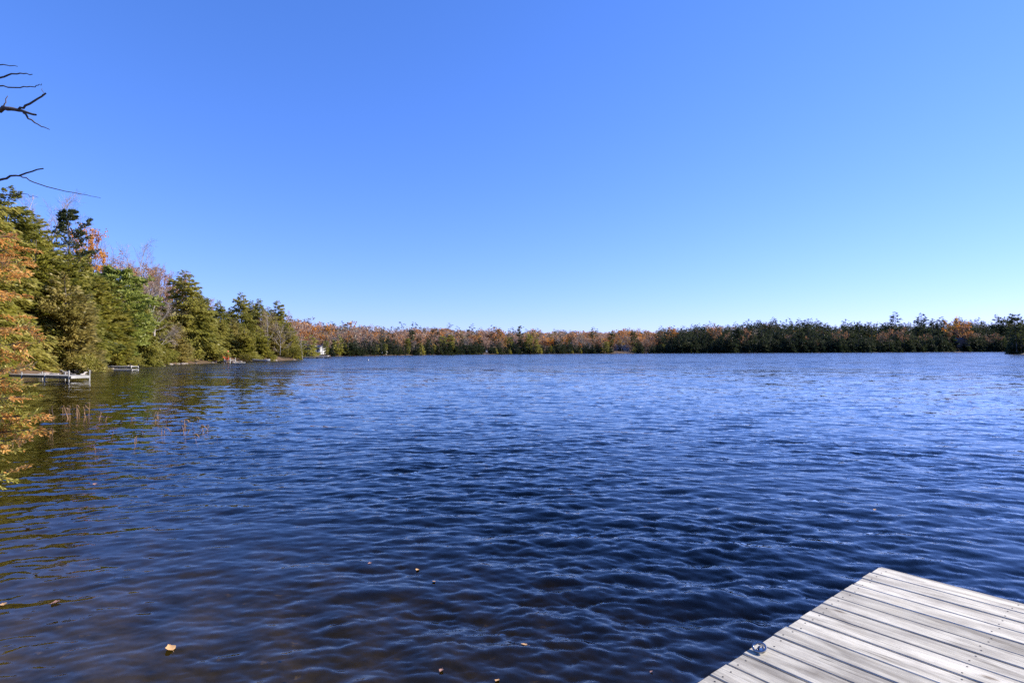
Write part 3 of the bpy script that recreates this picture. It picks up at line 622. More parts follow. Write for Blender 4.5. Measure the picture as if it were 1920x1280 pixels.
ZONES = ['on the shore of the bay beyond the left point', 'on the far shore left of the tallest far pine', 'on the far shore between tallest pine and stone house', 'on the far shore just right of the stone house',
         'at the left end of the dark right-hand treeline', 'in the left middle of the dark right-hand treeline', 'in the right middle of the dark right-hand treeline', 'near the dark-roofed cottage on the right far shore']
FWORD = {'con': 'dark conifer', 'ced': 'dark narrow cedar', 'oliveced': 'olive cedar', 'orange': 'orange-leaved tree', 'rust': 'rust-coloured tree', 'yellow': 'yellow-leaved tree', 'pink': 'pinkish bare tree', 'grey': 'grey bare tree', 'wpine': 'dark open pine', 'greenpine': 'broad green pine', 'flag': 'ragged pine'}
def far_tree(k, x, y, h, label=None, wide=1.0, cat='tree', seed=None):
    if k == 'con' and KC.get('con', 0) >= 280: k = 'ced'
    KC[k] = KC.get(k, 0) + 1
    if label is None: h *= 1 + .26 * float(wobble(np.array([x]), np.array([y]), 48, 31)[0])
    s = frnd.randrange(3) if seed is None else seed; mb, mats, me, nm = FP[k, s]; o = link(nm, me); sc = h / FH[k]; o.location = (x, y, gz(x, y) - .1); o.rotation_euler[2] = frnd.uniform(0, 6.28)
    o.scale = (sc * wide, sc * wide, sc)
    if label: tag(o, label, cat)
    else:
        px_ = 960 + x / y * F; zone = ZONES[sum(px_ > b for b in (700, 960, 1150, 1255, 1450, 1640, 1780))]
        tag(o, ('tall ' if h > 11.5 else 'low ') + FWORD[k] + ' ' + zone, cat, 'far shore trees, ' + FWORD[k])
    return o
def far_at(k, px, top, d, label=None, wide=1.0, seed=None):
    x = wx(px, d); return far_tree(k, x, d, max(2, wz(px, top, d) - gz(x, d)), label, wide, seed=seed)
for e in [('flag', 975, 610, 488, 'tallest far pine, its flag-shaped top standing clear above the ridge', 1.0, 0),
          ('greenpine', 993, 621, 490, 'broad green pine touching the right side of the tallest far pine', 1.0, 1),
          ('greenpine', 957, 628, 486, 'green pine touching the left side of the tallest far pine', 1.1, 2),
          ('greenpine', 1006, 632, 489, 'smaller sunlit pine second to the right of the tallest far pine', .9, 0),
          ('wpine', 772, 616, 378, 'tall pine with a flat tuft on top in the left far treeline', .8, 1),
          ('greenpine', 765, 630, 374, 'green pine left of the flat-tufted pine in the far treeline', 1.0, 1),
          ('greenpine', 830, 625, 402, 'left of two broad green pines near the small yellow tree on the far shore', 1.1, 2),
          ('greenpine', 845, 623, 408, 'right of two broad green pines near the small yellow tree on the far shore', 1.1, 0),
          ('wpine', 803, 634, 392, 'dark round-topped pine left of the small yellow tree on the far shore', 1.0, 2),
          ('yellow', 812, 645, 391, 'small yellow tree leaning over the far waterline', .8, 0),
          ('wpine', 1146, 620, 545, 'tall open pine left of the far stone house with the orange trees', 1.0, 0),
          ('wpine', 1188, 619, 552, 'tall pine right of the far stone house with the orange trees', 1.0, 1),
          ('wpine', 1110, 622, 580, 'lone pine top on the ridge left of the far stone house', .7, 2),
          ('orange', 1160, 632, 590, 'left bright orange tree behind the far stone house', 1.2, 0),
          ('orange', 1176, 631, 592, 'right bright orange tree behind the far stone house', 1.2, 1),
          ('orange', 1087, 644, 545, 'low orange tree among dark conifers left of the far stone house', 1.0, 2),
          ('orange', 1262, 621, 600, 'rounded orange tree where the dark right-hand treeline begins', 1.3, 1),
          ('orange', 1335, 620, 615, 'orange tree amid the dark conifers of the right far shore', 1.2, 0),
          ('orange', 1793, 607, 690, 'left glowing orange tree above the dark-roofed cottage', 1.4, 1),
          ('orange', 1808, 612, 690, 'right glowing orange tree above the dark-roofed cottage', 1.4, 2),
          ('yellow', 1789, 610, 682, 'golden tree at the left edge of the glowing orange trees', 1.0, 1),
          ('rust', 1799, 616, 680, 'rust tree between the glowing orange trees above the cottage', 1.4, 1),
          ('orange', 940, 627, 520, 'orange tree behind the far conifers left of the tallest far pine', 1.1, 0),
          ('yellow', 938, 635, 500, 'yellow tree left of the tallest far pine', 1.0, 1),
          ('yellow', 950, 639, 497, 'small yellow tree close to the left of the tallest far pine', .9, 2),
          ('orange', 893, 632, 480, 'orange tree on the far slope above the white boathouse', 1.1, 1),
          ('orange', 613, 615, 330, 'orange tree above the white cottage on the left bay', 1.0, 2),
          ('con', 610, 610, 335, 'dark conifer top beside the orange tree above the white cottage', .8, 1),
          ('oliveced', 578, 624, 228, 'olive cedar between the left point and the white cottage', 1.7, 1),
          ('oliveced', 584, 648, 222, 'small olive cedar at the shore end of the floating dock in the bay', 1.3, 2),
          ('con', 606, 634, 288, 'dark conifer right of the white cottage in the bay', 1.2, 0),
          ('wpine', 1905, 585, 270, 'large dark conifer at the right picture edge on the near point', .9, 0),
          ]: far_at(*e)
# pointed tops on the right skyline
for px, top in [(1280, 615), (1305, 613), (1318, 613), (1345, 612), (1365, 613), (1405, 607), (1425, 606), (1448, 603), (1462, 605), (1515, 604), (1550, 598), (1598, 601), (1612, 603), (1627, 603), (1657, 603), (1680, 596), (1695, 597), (1728, 599), (1752, 597), (1765, 600), (1797, 596), (1870, 597), (1886, 599)]:
    o = far_at('con', px, top - 2, shore_depth(px) + 70, None, 1.1); o['label'] = 'pointed dark conifer standing out on the skyline of the right far shore'; o['group'] = 'skyline conifers of the right far shore'
# dark point at the right edge
for px, top, d, k in [(1914, 604, 275, 'con'), (1925, 592, 280, 'con'), (1945, 590, 285, 'con'), (1900, 632, 272, 'ced'), (1970, 585, 290, 'con'), (1990, 595, 300, 'con'), (1916, 622, 270, 'ced')]:
    o = far_at(k, px, top + 6, d, None, 1.1); o['label'] = 'dark conifer on the point at the right picture edge'; o['group'] = 'conifers on the right point'
# front rows along the far shore
CLEAR = [(586, 603), (901, 920), (1148, 1186), (1788, 1806)]
px = 566.0; ncon = 0
while px < 1895:
    sd0 = shore_depth(px); step = 2.6 / sd0 * F
    if not any(a < px < b for a, b in CLEAR):
        dd = sd0 + frnd.uniform(.5, 5); x = wx(px, dd); right = px > 1255
        if right: k = frnd.choice(['con'] * 9 + ['ced'] * 3); h = frnd.choice([frnd.uniform(7, 12), frnd.uniform(10, 18)]) 
        else: k = frnd.choice(['con', 'con', 'con', 'ced', 'ced', 'ced', 'oliveced', 'con', 'ced', 'greenpine']); h = frnd.choice([frnd.uniform(4.5, 8), frnd.uniform(7, 11.5)])
        far_tree(k, x, dd, h, None, frnd.uniform(.85, 1.3))
    px += step * frnd.uniform(.7, 1.3)
px = 590.0
while px < 1895:
    sd0 = shore_depth(px); step = 4.0 / sd0 * F
    for row, (a, b) in enumerate([(9, 17), (20, 34)]):
        if any(p < px < q for p, q in CLEAR) and row == 0: continue
        dd = sd0 + frnd.uniform(a, b); x = wx(px + frnd.uniform(-3, 3), dd)
        if px > 1240: k = frnd.choice(['con'] * 14 + ['rust']); h = frnd.choice([frnd.uniform(10, 14), frnd.uniform(13, 21)])
        else: k = frnd.choice(['con', 'con', 'con', 'con', 'ced', 'ced', 'ced', 'pink', 'grey', 'rust', 'yellow' if row else 'ced', 'orange' if row else 'con']); h = frnd.choice([frnd.uniform(6, 9.5), frnd.uniform(8, 12.5)])
        far_tree(k, x, dd, h, None, frnd.uniform(.9, 1.35))
    px += step * frnd.uniform(.7, 1.3)
# the wood that covers the slopes behind: one mass of simpler trees
def wood_proto(kind, seed):
    r = np.random.RandomState(seed * 13 + len(kind)); mb = MB()
    if kind in ('con', 'greenpine'):
        H = FH[kind]; mb.tube([(0, 0, 0), (0, 0, H * .95)], [.2, .03], 4, 0, cap=False)
        w, c = conifer(seed * 5 + 2, H, H * .30, 'hemlock', 60, 4, H * .105, limbs=False); V, Q, _ = c.arrays(); mb.add(V, Q, 1); return mb, [M['bark'], M['farcon' if kind == 'con' else 'hemlock']]
    H = 12.0; mb.tube([(0, 0, 0), (.2, .1, H * .5), (.1, .3, H * .86)], [.2, .13, .04], 4, 0, cap=False)
    lob = []
    for i in range(9):
        a = i * 2.4 + r.rand(); rad = 2.5 * math.sqrt(r.rand()); c = np.array([rad * math.cos(a), rad * math.sin(a), H * (.45 + .42 * r.rand()) - rad * .35]); lob.append((c, 1.0 + .8 * r.rand()))
        mb.tube([(.1, .1, H * .3), c * [.55, .55, .85], c], [.07, .05, .02], 3, 0, cap=False)
    n = {'orange': 190, 'rust': 180, 'yellow': 170, 'pink': 190, 'grey': 150}[kind]; w = r.randint(0, 9, n); Cc = np.array([c for c, _ in lob])[w]; k = np.array([k for _, k in lob])[w]
    dv = unit(r.randn(n, 3) + [0, 0, .25]) * (r.rand(n, 1) ** .4); P = Cc + dv * k[:, None]; thin = kind in ('pink', 'grey')
    D = unit(dv + r.randn(n, 3) * (.35 if thin else .8) + [0, 0, .35 if thin else 0]); S = unit(np.cross(D, r.randn(n, 3)))
    mb.quads(kites(P, D, S, (1.25 if thin else .95) * (.6 + .8 * r.rand(n)), (.34 if thin else .75) * (.7 + .5 * r.rand(n))), 1)
    return mb, [M['bark'], M[{'pink': 'farpink', 'grey': 'fargrey'}.get(kind, kind)]]
WP = {(k, q): wood_proto(k, q) for k in ('con', 'greenpine', 'orange', 'rust', 'yellow', 'pink', 'grey') for q in range(5)}
def hillside():
    r = np.random.RandomState(3); mats = []; V, Q, MI = [], [], []; n = 0; cnt = 0
    names = {}
    def slot(m):
        if m.name not in names: names[m.name] = len(mats); mats.append(m)
        return names[m.name]
    arr = {k: [WP[k, q][0].arrays() + ([slot(m) for m in WP[k, q][1]],) for q in range(5)] for k in ('con', 'greenpine', 'orange', 'rust', 'yellow', 'pink', 'grey')}
    pts = []
    px = 470.0
    while px < 2000:
        s0 = shore_depth(min(max(px, 575), 1880)); d = s0 + 34
        while d < s0 + 330:
            dd = d + r.uniform(-3, 3); pts.append((wx(px + r.uniform(-1, 1) * 4.5 / dd * F, dd), dd, px)); d += 9.5 + (d - s0) * .012
        px += 8.0 / (s0 + 110) * F
    P = np.array(pts); G = ground_z(P[:, 0], P[:, 1]); dsh = shore_dist(P[:, 0], P[:, 1]); oc = wobble(P[:, 0], P[:, 1], 70, 14); cc = wobble(P[:, 0], P[:, 1], 90, 15); hh = 1 + .26 * wobble(P[:, 0], P[:, 1], 48, 31)
    for (x, y, px), g, ds, a, c, hm in zip(P, G, dsh, oc, cc, hh):
        if ds < 25: continue
        if px > 1240:
            pc = .96 if ds < 120 else .86
        else: pc = .13 + (.25 if c > .6 else 0)
        u = r.rand()
        if u < pc: k = 'con' if r.rand() < .9 or px > 1240 else 'greenpine'; h = r.uniform(11, 16.5) * (1.28 if r.rand() < .25 else 1) * (1.12 if px > 1400 else 1)
        else:
            v = r.rand() + .22 * a
            k = 'orange' if v > (.93 if px < 1240 else .8) else 'rust' if v > .58 else 'pink' if v > .10 else 'grey'; h = r.uniform(9.5, 16)
            if r.rand() < .02: k = 'yellow'
        h *= hm
        A, B, m, sl = arr[k][r.randint(5)]; s = h / FH[k]; w = s * r.uniform(1.1, 1.5); t = r.rand() * 6.28; ct, st = math.cos(t) * w, math.sin(t) * w
        W = np.empty_like(A); W[:, 0] = A[:, 0] * ct - A[:, 1] * st + x; W[:, 1] = A[:, 0] * st + A[:, 1] * ct + y; W[:, 2] = A[:, 2] * s + g - .1
        up = (W[:, 2] > g + h * .22)[B].all(1) if ds > 60 else np.ones(len(B), bool)      # lower trunks deep in the wood are never seen
        V.append(W); Q.append(B[up] + n); MI.append(np.array(sl)[m[up]]); n += len(W); cnt += 1
    V = np.concatenate(V); Q = np.concatenate(Q); MI = np.concatenate(MI)
    used = np.zeros(len(V), bool); used[Q.ravel()] = True; idx = np.cumsum(used) - 1
    o = link('hillside_wood', mesh_from('hillside_wood', V[used], idx[Q], MI, mats)); tag(o, 'autumn wood of rust, orange and bare trees covering the far slopes', 'wood', kind='stuff')
    print('hillside trees', cnt, 'quads', len(Q))
hillside()

# ---------------------------------------------------------------- near left: browned cedar boughs and a bare tree reaching in
def near_cedar():
    r = np.random.RandomState(21); bx, by = -5.9, 4.6; g0 = gz(bx, by)
    root = empty('cedar_tree', (0, 0, 0)); tag(root, 'near cedar whose browning orange-tipped boughs hang in at the left edge', 'tree')
    tw = MB(); zz = np.linspace(0, 1, 10); tp = np.stack([bx + .15 * np.sin(zz * 4), by + .1 * np.cos(zz * 5), g0 - .1 + zz * 5.6], 1); tw.tube(tp, .13 * (1 - zz) + .02, 10); tw.build('trunk', M['bark'], root, True)
    green, brown, limb = MB(), MB(), MB()
    targets = []           # bough tips, as photo column, row, depth
    for px, py, d in [(38, 462, 4.5), (14, 440, 4.6), (52, 490, 4.4), (30, 520, 4.5), (8, 545, 4.3), (14, 500, 4.6), (30, 592, 4.5), (58, 612, 4.4), (64, 640, 4.45), (40, 660, 4.5), (22, 690, 4.4), (8, 640, 4.3),
                      (30, 716, 4.4), (52, 740, 4.3), (88, 772, 4.2), (66, 768, 4.3), (70, 800, 4.25), (40, 790, 4.3), (34, 822, 4.2), (8, 850, 4.2), (10, 760, 4.4), (12, 710, 4.5), (20, 886, 4.1),
                      (-30, 480, 4.6), (-40, 560, 4.5), (-30, 620, 4.6), (-40, 700, 4.4), (-20, 780, 4.3), (-40, 840, 4.3), (-60, 430, 4.7), (-20, 410, 4.8), (-90, 640, 4.5), (-100, 520, 4.6), (-90, 760, 4.4), (-60, 900, 4.2)]:
        q_ = px * .82 if px > 0 else px - 12; targets.append(np.array([wx(q_, d), d, wz(q_, py, d)]))
    for T in targets:
        zb = min(max(T[2] + .25, g0 + .5), 5.2); t = (zb - g0) / 5.6; O = np.array([np.interp(t, zz, tp[:, 0]), np.interp(t, zz, tp[:, 1]), zb])
        s = np.linspace(0, 1, 9)[:, None]; P = O * (1 - s) + T * s + np.array([0, 0, -.16]) * np.sin(s * 3.1) + r.randn(9, 3) * .012
        limb.tube(P, .013 * (1 - s[:, 0]) + .003, 5, cap=False)
        main = unit(T - O)
        for j in range(21):                                      # side branchlets, each a flat spray of scale leaves
            u = .38 + .62 * (j + r.rand()) / 21; o = np.array([np.interp(u, s[:, 0], P[:, k]) for k in range(3)])
            side = unit(np.cross(main, [0, 0, 1.])) * (1 if j % 2 else -1); d1 = unit(main * .8 + side * (.75 - .4 * u) + r.randn(3) * .22 + [0, 0, .02]); L = .20 * (1.25 - .55 * u) * (.7 + .6 * r.rand())
            limb.tube(np.array([o, o + d1 * L * .5, o + d1 * L]), [.0028, .002, .001], 3, cap=False)
            bro = r.rand() < ((.16 + .40 * (u > .8)) if T[2] > 2.1 else (.04 + .34 * (u > .82)))
            pl = unit(np.cross(d1, r.randn(3) * .5 + [0, 0, 1.])); n2 = 9
            for q in range(n2):
                v = (q + .5) / n2; b = o + d1 * L * v
                for sg in (-1, 1):
                    d2 = unit(d1 + pl * sg * .85 + r.randn(3) * .16); l2 = .052 * (1.2 - .65 * v) * (.7 + .6 * r.rand())
                    k = 3; pp = b + d2 * l2 * np.linspace(0, .75, k)[:, None]; dd = unit(d2 + r.randn(k, 3) * .35); ss = unit(np.cross(dd, np.cross(d1, pl) + r.randn(k, 3) * .35))
                    tip = bro or (r.rand() < (.12 if T[2] > 2.1 else .10))
                    (brown if tip else green).quads(kites(pp, dd, ss, l2 * .70, .0125))
    limb.build('bough', M['bark'], root, True); green.build('green_foliage', M['greenflag'], root); o = brown.build('browned_foliage', M['brownflag'], root); o['label'] = 'browned orange sprays on the bough tips'
near_cedar()
def near_bare_tree():
    r = np.random.RandomState(2); bx, by = -8.6, 6.2; g0 = gz(bx, by)
    root = empty('bare_tree', (0, 0, 0)); tag(root, 'near bare tree whose dark leafless branches reach in at the upper left', 'tree')
    tw = MB(); zz = np.linspace(0, 1, 10); tp = np.stack([bx + .2 * np.sin(zz * 3), by + 0 * zz, g0 - .1 + zz * 7.5], 1); tw.tube(tp, .15 * (1 - zz) ** .8 + .015, 10); tw.build('trunk', M['bark'], root, True)
    def pts(L, d): return np.array([[wx(a, d), d, wz(a, b, d)] for a, b in L])
    def br(P, r0, r1, n=6, k=4):
        P = np.asarray(P); q = np.linspace(0, len(P) - 1, (len(P) - 1) * k + 1); S = np.stack([np.interp(q, np.arange(len(P)), P[:, i]) for i in range(3)], 1); S[1:-1] += r.randn(len(S) - 2, 3) * .006
        b = MB(); b.tube(S, np.linspace(r0, r1, len(S)), n, cap=False); b.build('branch', M['bark'], root, True)
        for t_ in range(1 if r0 > .04 else 0):
            i_ = r.randint(len(S) // 3, len(S) - 1); dv = unit(S[-1] - S[0]) * .5 + r.randn(3) * [.4, .3, .7]; e_ = MB(); e_.tube(np.array([S[i_], S[i_] + dv * .06, S[i_] + dv * .13 + r.randn(3) * .012]), [.0035, .0028, .0015], 4, cap=False); e_.build('twig', M['bark'], root)
    D = 6.0
    def tr(z): t = (z - g0 + .1) / 7.5; return np.array([[np.interp(t, zz, tp[:, 0]), by, z]])
    def limb(L, r0, r1, dz=.35): P = pts(L, D); br(np.concatenate([tr(P[0, 2] - dz), P]), r0, r1)
    limb([(-90, 190), (-30, 202), (0, 200), (28, 203), (62, 212)], .045, .010)
    br(pts([(28, 203), (48, 193), (80, 171)], D), .013, .008); br(pts([(73, 176), (73, 162)], D), .004, .002)
    br(pts([(38, 208), (60, 227), (88, 240)], D), .011, .004); br(pts([(-4, 200), (4, 188), (8, 176)], D), .008, .003)
    limb([(-80, 158), (0, 140), (32, 133), (54, 135)], .014, .004); limb([(-60, 128), (0, 115), (26, 120)], .010, .003)
    limb([(-60, 150), (0, 160), (40, 160), (64, 157), (72, 153)], .010, .003)
    limb([(-70, 350), (0, 333), (32, 327), (77, 314)], .017, .006); br(pts([(32, 327), (60, 340), (110, 356), (150, 362), (186, 370)], D), .007, .002, 5)
    limb([(-60, 350), (6, 364), (40, 363), (68, 369)], .008, .002, .2)
near_bare_tree()

# ---------------------------------------------------------------- left shore: docks, boats, kayaks, log, stones
def small_dock(px0, px1, d0, d1, topz, label, w=1.2, mats=('greywood', 'galv'), posts=3, ptop=.3, name='small_dock', skirt=None, npl=None):
    a = np.array([wx(px0, d0), d0]); b = np.array([wx(px1, d1), d1]); L = np.hypot(*(b - a)); root = empty(name, (a[0], a[1], 0), math.atan2(*(b - a)[::-1])); tag(root, label, 'dock')
    n = npl or max(4, int(L / .30)); pl = MB(); st = L / n; pl.box((.006, -w / 2, -.04), (st - .006, w / 2, 0)); me = pl.mesh('plank', M[mats[0]])
    for i in range(n): p = link('plank', me, root); p.location = (i * st, 0, topz)
    for y in (-w / 2 + .03, w / 2 - .08):
        f = MB(); f.box((0, y, topz - .20), (L, y + .05, topz - .043)); f.build('frame_rail', M['greywood' if skirt is None else skirt], root)
    for i in range(posts):
        x = L * (.25 + .75 * i / max(1, posts - 1)) - .06
        for y in (-w / 2 - .04, w / 2 + .04):
            f = MB(); f.tube([(x, y, -1.2), (x, y, topz + (ptop if i == posts - 1 else ptop * .5))], .045, 8); f.build('post', M[mats[1]], root)
    return root, L
r0, L0 = small_dock(34, 150, 43, 39.5, .38, 'grey dock on pale posts reaching out beneath the left conifers', 1.2, ('greywood', 'offwhite'), 3, .36)
f = MB(); f.box((L0 + .03, -.58, .20), (L0 + .07, .58, .37)); f.build('end_board', M['offwhite'], r0)
r1, L1 = small_dock(205, 253, 67, 66, .40, 'white dock section lifted on brackets beside the light green pine', 1.0, ('white', 'black'), 2, .25, skirt='white')
r2, L2 = small_dock(186, 254, 63.5, 62.5, .14, 'low white floating dock lying along the leaf-littered bank', .9, ('white', 'black'), 2, .06, skirt='white')
small_dock(377, 424, 109, 110.5, .30, 'dark low dock at the foot of the orange kayaks', 1.2, ('darkwood', 'galv'), 3, .2, skirt='darkwood')
small_dock(423, 437, 109.5, 109, .55, 'short white-fronted dock right of the orange kayaks', 1.2, ('white', 'white'), 2, .45, skirt='white')
rd, Ld = small_dock(553, 615, 188, 196, .55, 'long dark floating dock in the bay beyond the left point', 2.0, ('greywood', 'black'), 2, .1, skirt='darkwood')
for i in range(4):
    f = MB(); x = Ld * (.12 + .27 * i); f.box((x, -.9, -.15), (x + 1.6, .9, .34)); f.build('float', M['black'], rd)
def hull(name, px, d, L, W, Hh, mat, label, cat, rz, z0, upturned=False, tilt=None):
    g = gz(wx(px, d), d); n = 12; mb = MB(); V = []
    for i in range(n + 1):
        t = i / n * 2 - 1; w = W / 2 * (1 - abs(t) ** 2.6) + .015; hz = Hh * (.75 + .25 * t * t)
        for a in np.linspace(-1, 1, 7): V.append((t * L / 2, w * math.sin(a * math.pi / 2), hz * (1 - math.cos(a * math.pi / 2) ** .7)))
    Q = [[i * 7 + j, (i + 1) * 7 + j, (i + 1) * 7 + j + 1, i * 7 + j + 1] for i in range(n) for j in range(6)]
    mb.add(V, Q); root = empty(name, (wx(px, d), d, z0 if z0 is not None else g), rz); tag(root, label, cat)
    inner = [(x * .97, y * .93, max(z, .03) * .98 + .03) for x, y, z in V]
    mb2 = MB(); mb2.add(inner, [q[::-1] for q in Q]); rim = MB()
    k = [i * 7 for i in range(n + 1)] + [i * 7 + 6 for i in range(n, -1, -1)]; rim.tube(np.array([V[i] for i in k + [0]]), .025, 5, cap=False)
    parts = [mb.build('hull', M[mat], root, True), mb2.build('lining', M[mat], root, True), rim.build('gunwale', M[mat], root)]
    for x in (-.2, .22):
        s = MB(); s.box((x * L - .1, -W * .40, Hh * .6), (x * L + .1, W * .40, Hh * .66)); parts.append(s.build('thwart', M['greywood' if mat == 'white' else 'black'], root))
    if upturned:
        root.rotation_euler[0] = math.pi; root.location.z += Hh
    if tilt: root.rotation_euler = tilt
    return root
hull('rowboat', 448, 111, 2.4, 1.1, .55, 'white', 'small white rowboat turned over on the left shore', 'boat', .2, None, True)
hull('motorboat', 490, 119, 3.6, 1.3, .55, 'white', 'long low white boat pulled up before the green bushes', 'boat', .1, .05)
hull('rowboat', 608, 205, 3.4, 1.3, .6, 'white', 'white boat drawn up behind the long dark floating dock', 'boat', .2, .25)
hull('kayak', 428, 110.6, 2.1, .50, .24, 'orangeplastic', 'orange-red kayak standing on end on the left shore', 'kayak', 0, None, tilt=(0, R(-88), R(60))).location.z = 1.3
hull('kayak', 419.5, 110.8, 1.7, .45, .22, 'orangeplastic', 'orange kayak leaning at a slant left of the upright one', 'kayak', 0, None, tilt=(R(10), R(48), R(0))).location.z = .9
def deck_chair():
    root = empty('deck_chair', (wx(425.5, 109.6), 109.6, .34), R(-60)); tag(root, 'orange-red low deck chair at the foot of the upright kayak', 'chair')
    s = MB(); s.box((-.3, -.3, .32), (.3, .3, .37)); s.build('seat', M['orangeplastic'], root)
    for i in range(5): s = MB(); s.box((-.3 + i * .122, .29, .3), (-.19 + i * .122, .33, .98 - .03 * abs(i - 2))); s.build('back_slat', M['orangeplastic'], root)
    for x in (-.36, .30): 
        s = MB(); s.box((x, -.35, .54), (x + .07, .34, .58)); s.build('armrest', M['orangeplastic'], root)
        for y in (-.32, .25): s = MB(); s.box((x, y, 0), (x + .06, y + .06, .54)); s.build('leg', M['orangeplastic'], root)
deck_chair()
def log(px0, py0, d0, px1, py1, d1, rad, label, mat='palebark'):
    a = np.array([wx(px0, d0), d0, wz(px0, py0, d0)]); b = np.array([wx(px1, d1), d1, wz(px1, py1, d1)]); s = np.linspace(0, 1, 8)[:, None]
    r = np.random.RandomState(int(px0)); P = a * (1 - s) + b * s + r.randn(8, 3) * .03; m = MB(); m.tube(P - a, rad * (1.1 - .5 * s[:, 0]), 8); o = m.build('fallen_log', M[mat], None, True); o.location = a; tag(o, label, 'log')
log(112, 694, 50, 142, 702, 50, .05, 'pale fallen log on the bank behind the grey dock'); log(152, 703, 51, 163, 697, 54, .10, 'short bent pale driftwood right of the grey dock')
# stones along the left waterline
def stones():
    r = np.random.RandomState(6); meshes = []
    for k in range(4):
        mb = MB(); a = np.arange(8) * math.pi / 4; rings = []
        for z, q in ((-.5, .8), (-.1, 1.0), (.3, .85), (.5, .45)): rings.append(np.stack([q * np.cos(a) * (1 + .18 * r.randn(8)), q * np.sin(a) * (1 + .18 * r.randn(8)), z + .08 * r.randn(8)], 1))
        V = np.concatenate(rings); Q = [[i * 8 + j, i * 8 + (j + 1) % 8, (i + 1) * 8 + (j + 1) % 8, (i + 1) * 8 + j] for i in range(3) for j in range(8)] + [[24, 25, 26, 27], [24, 27, 28, 31], [28, 29, 30, 31]]
        mb.add(V, Q); meshes.append(mb.mesh('stone', M['stone'], False))
    seg = SHORE[7:13]
    for i in range(60):
        k = r.randint(len(seg) - 1); t = r.rand(); p = seg[k] * (1 - t) + seg[k + 1] * t + r.randn(2) * .35; s = r.uniform(.15, .42)
        o = link('stone', meshes[i % 4]); o.location = (p[0] + .2, p[1], .02 + .25 * s); o.scale = (s * 1.3, s, s * .7); o.rotation_euler[2] = r.rand() * 6; tag(o, 'pale stone at the waterline of the left shore', 'stone', 'stones along the left waterline')
stones()

# ---------------------------------------------------------------- cottages and small things on the far shore
def cottage(px, d, w, dep, hw, hr, label, wall, roof, z=None, rz=0, wins=((-.3, .35), (.3, .35)), porch=False):
    x = wx(px, d); g = gz(x, d) if z is None else z; root = empty('cottage', (x, d, g), rz); tag(root, label, 'cottage')
    m = MB(); m.box((-w / 2, 0, -1.2), (w / 2, dep, hw)); m.build('wall', M[wall], root)
    m = MB(); e = .5
    A = [(-w / 2 - e, -e, hw - .15), (w / 2 + e, -e, hw - .15), (w / 2 + e, dep / 2, hw + hr), (-w / 2 - e, dep / 2, hw + hr)]; B = [(-w / 2 - e, dep + e, hw - .15), (w / 2 + e, dep + e, hw - .15)]
    t = np.array([0, 0, .2]); V = np.array(A + B); V2 = V + t; VV = np.concatenate([V, V2])
    m.add(VV, [[6, 7, 8, 9], [9, 8, 11, 10], [3, 2, 1, 0], [4, 5, 2, 3], [0, 1, 7, 6], [5, 4, 10, 11], [0, 6, 9, 3], [3, 9, 10, 4], [1, 2, 8, 7], [2, 5, 11, 8]]); rf = m.build('roof', M[roof], root)
    c = MB(); c.box((w * .2, dep * .6, hw), (w * .2 + .7, dep * .6 + .7, hw + hr + .9)); c.build('chimney', M['stone'], rf)
    for gx in (-w / 2, w / 2 - .06):
        m = MB(); m.quads([[(gx, 0, hw - .1), (gx, dep, hw - .1), (gx, dep / 2 + .01, hw + hr - .12), (gx, dep / 2 - .01, hw + hr - .12)]]); m.build('gable', M[wall], root)
    for fx, fz in wins:
        f = MB(); f.box((fx * w - .65, -.06, fz * hw), (fx * w + .65, -.003, fz * hw + 1.3)); fo = f.build('window', M['white'], root)
        for s in (-1, 1): q = MB(); q.box((fx * w + s * .31 - .27, -.08, fz * hw + .1), (fx * w + s * .31 + .27, -.062, fz * hw + 1.2)); q.build('pane', M['glass'], fo)
    f = MB(); f.box((-.45, -.05, 0), (.45, -.004, 2.0)); f.build('door', M['darkwood'], root)
    if porch:
        f = MB(); f.box((-w / 2, -2.2, -.2), (w / 2, -.09, 0)); f.build('porch_deck', M['greywood'], root)
        for fx in (-.48, -.16, .16, .48): f = MB(); f.box((fx * w - .06, -2.15, .001), (fx * w + .06, -2.03, 1.0)); f.build('porch_post', M['white'], root)
        f = MB(); f.box((-w / 2, -2.16, 1.001), (w / 2, -2.02, 1.08)); f.build('handrail', M['white'], root)
    return root
cottage(594.5, 282, 3.6, 4, 2.3, 1.0, 'small white cottage with dark windows in the bay beyond the left point', 'white', 'roof', 2.2, R(-30), porch=True)
cottage(911, 478, 3.8, 4, 1.5, 1.0, 'low white boathouse at the far waterline', 'white', 'white', .5, 0, ((.3, .1),))
cottage(720, 336, 2.2, 2.5, 1.2, .7, 'tiny white shed at the far waterline left of the dark conifers', 'white', 'white', .3, 0, ())
cottage(1168, 572, 13, 9, 4.2, 2.2, 'grey stone house with pale gables below bright orange trees on the far shore', 'wallgrey', 'roof', 2.6, R(8), ((-.38, .1), (-.2, .1), (.2, .1), (.38, .1), (-.3, .58), (.3, .58)))
cottage(1811, 664, 12, 15, 5.0, 4.6, 'dark-roofed cottage below glowing orange trees on the right far shore', 'brownwall', 'darkroof', 6.6, R(90), ((-.3, .3), (.3, .3)))
for px0, px1, d, lab in [(1148, 1158, 554, 'short pale stone retaining wall at the far waterline'), (1166, 1184, 556, 'long pale stone retaining wall before the far stone house')]:
    m = MB(); m.box((0, 0, -.5), (wx(px1, d) - wx(px0, d), .6, 1.0)); o = m.build('retaining_wall', M['stone']); o.location = (wx(px0, d), d, .4); tag(o, lab, 'wall')
    c = MB(); c.box((-.1, -.1, 1.003), (wx(px1, d) - wx(px0, d) + .1, .7, 1.15)); c.build('coping', M['stone'], o)
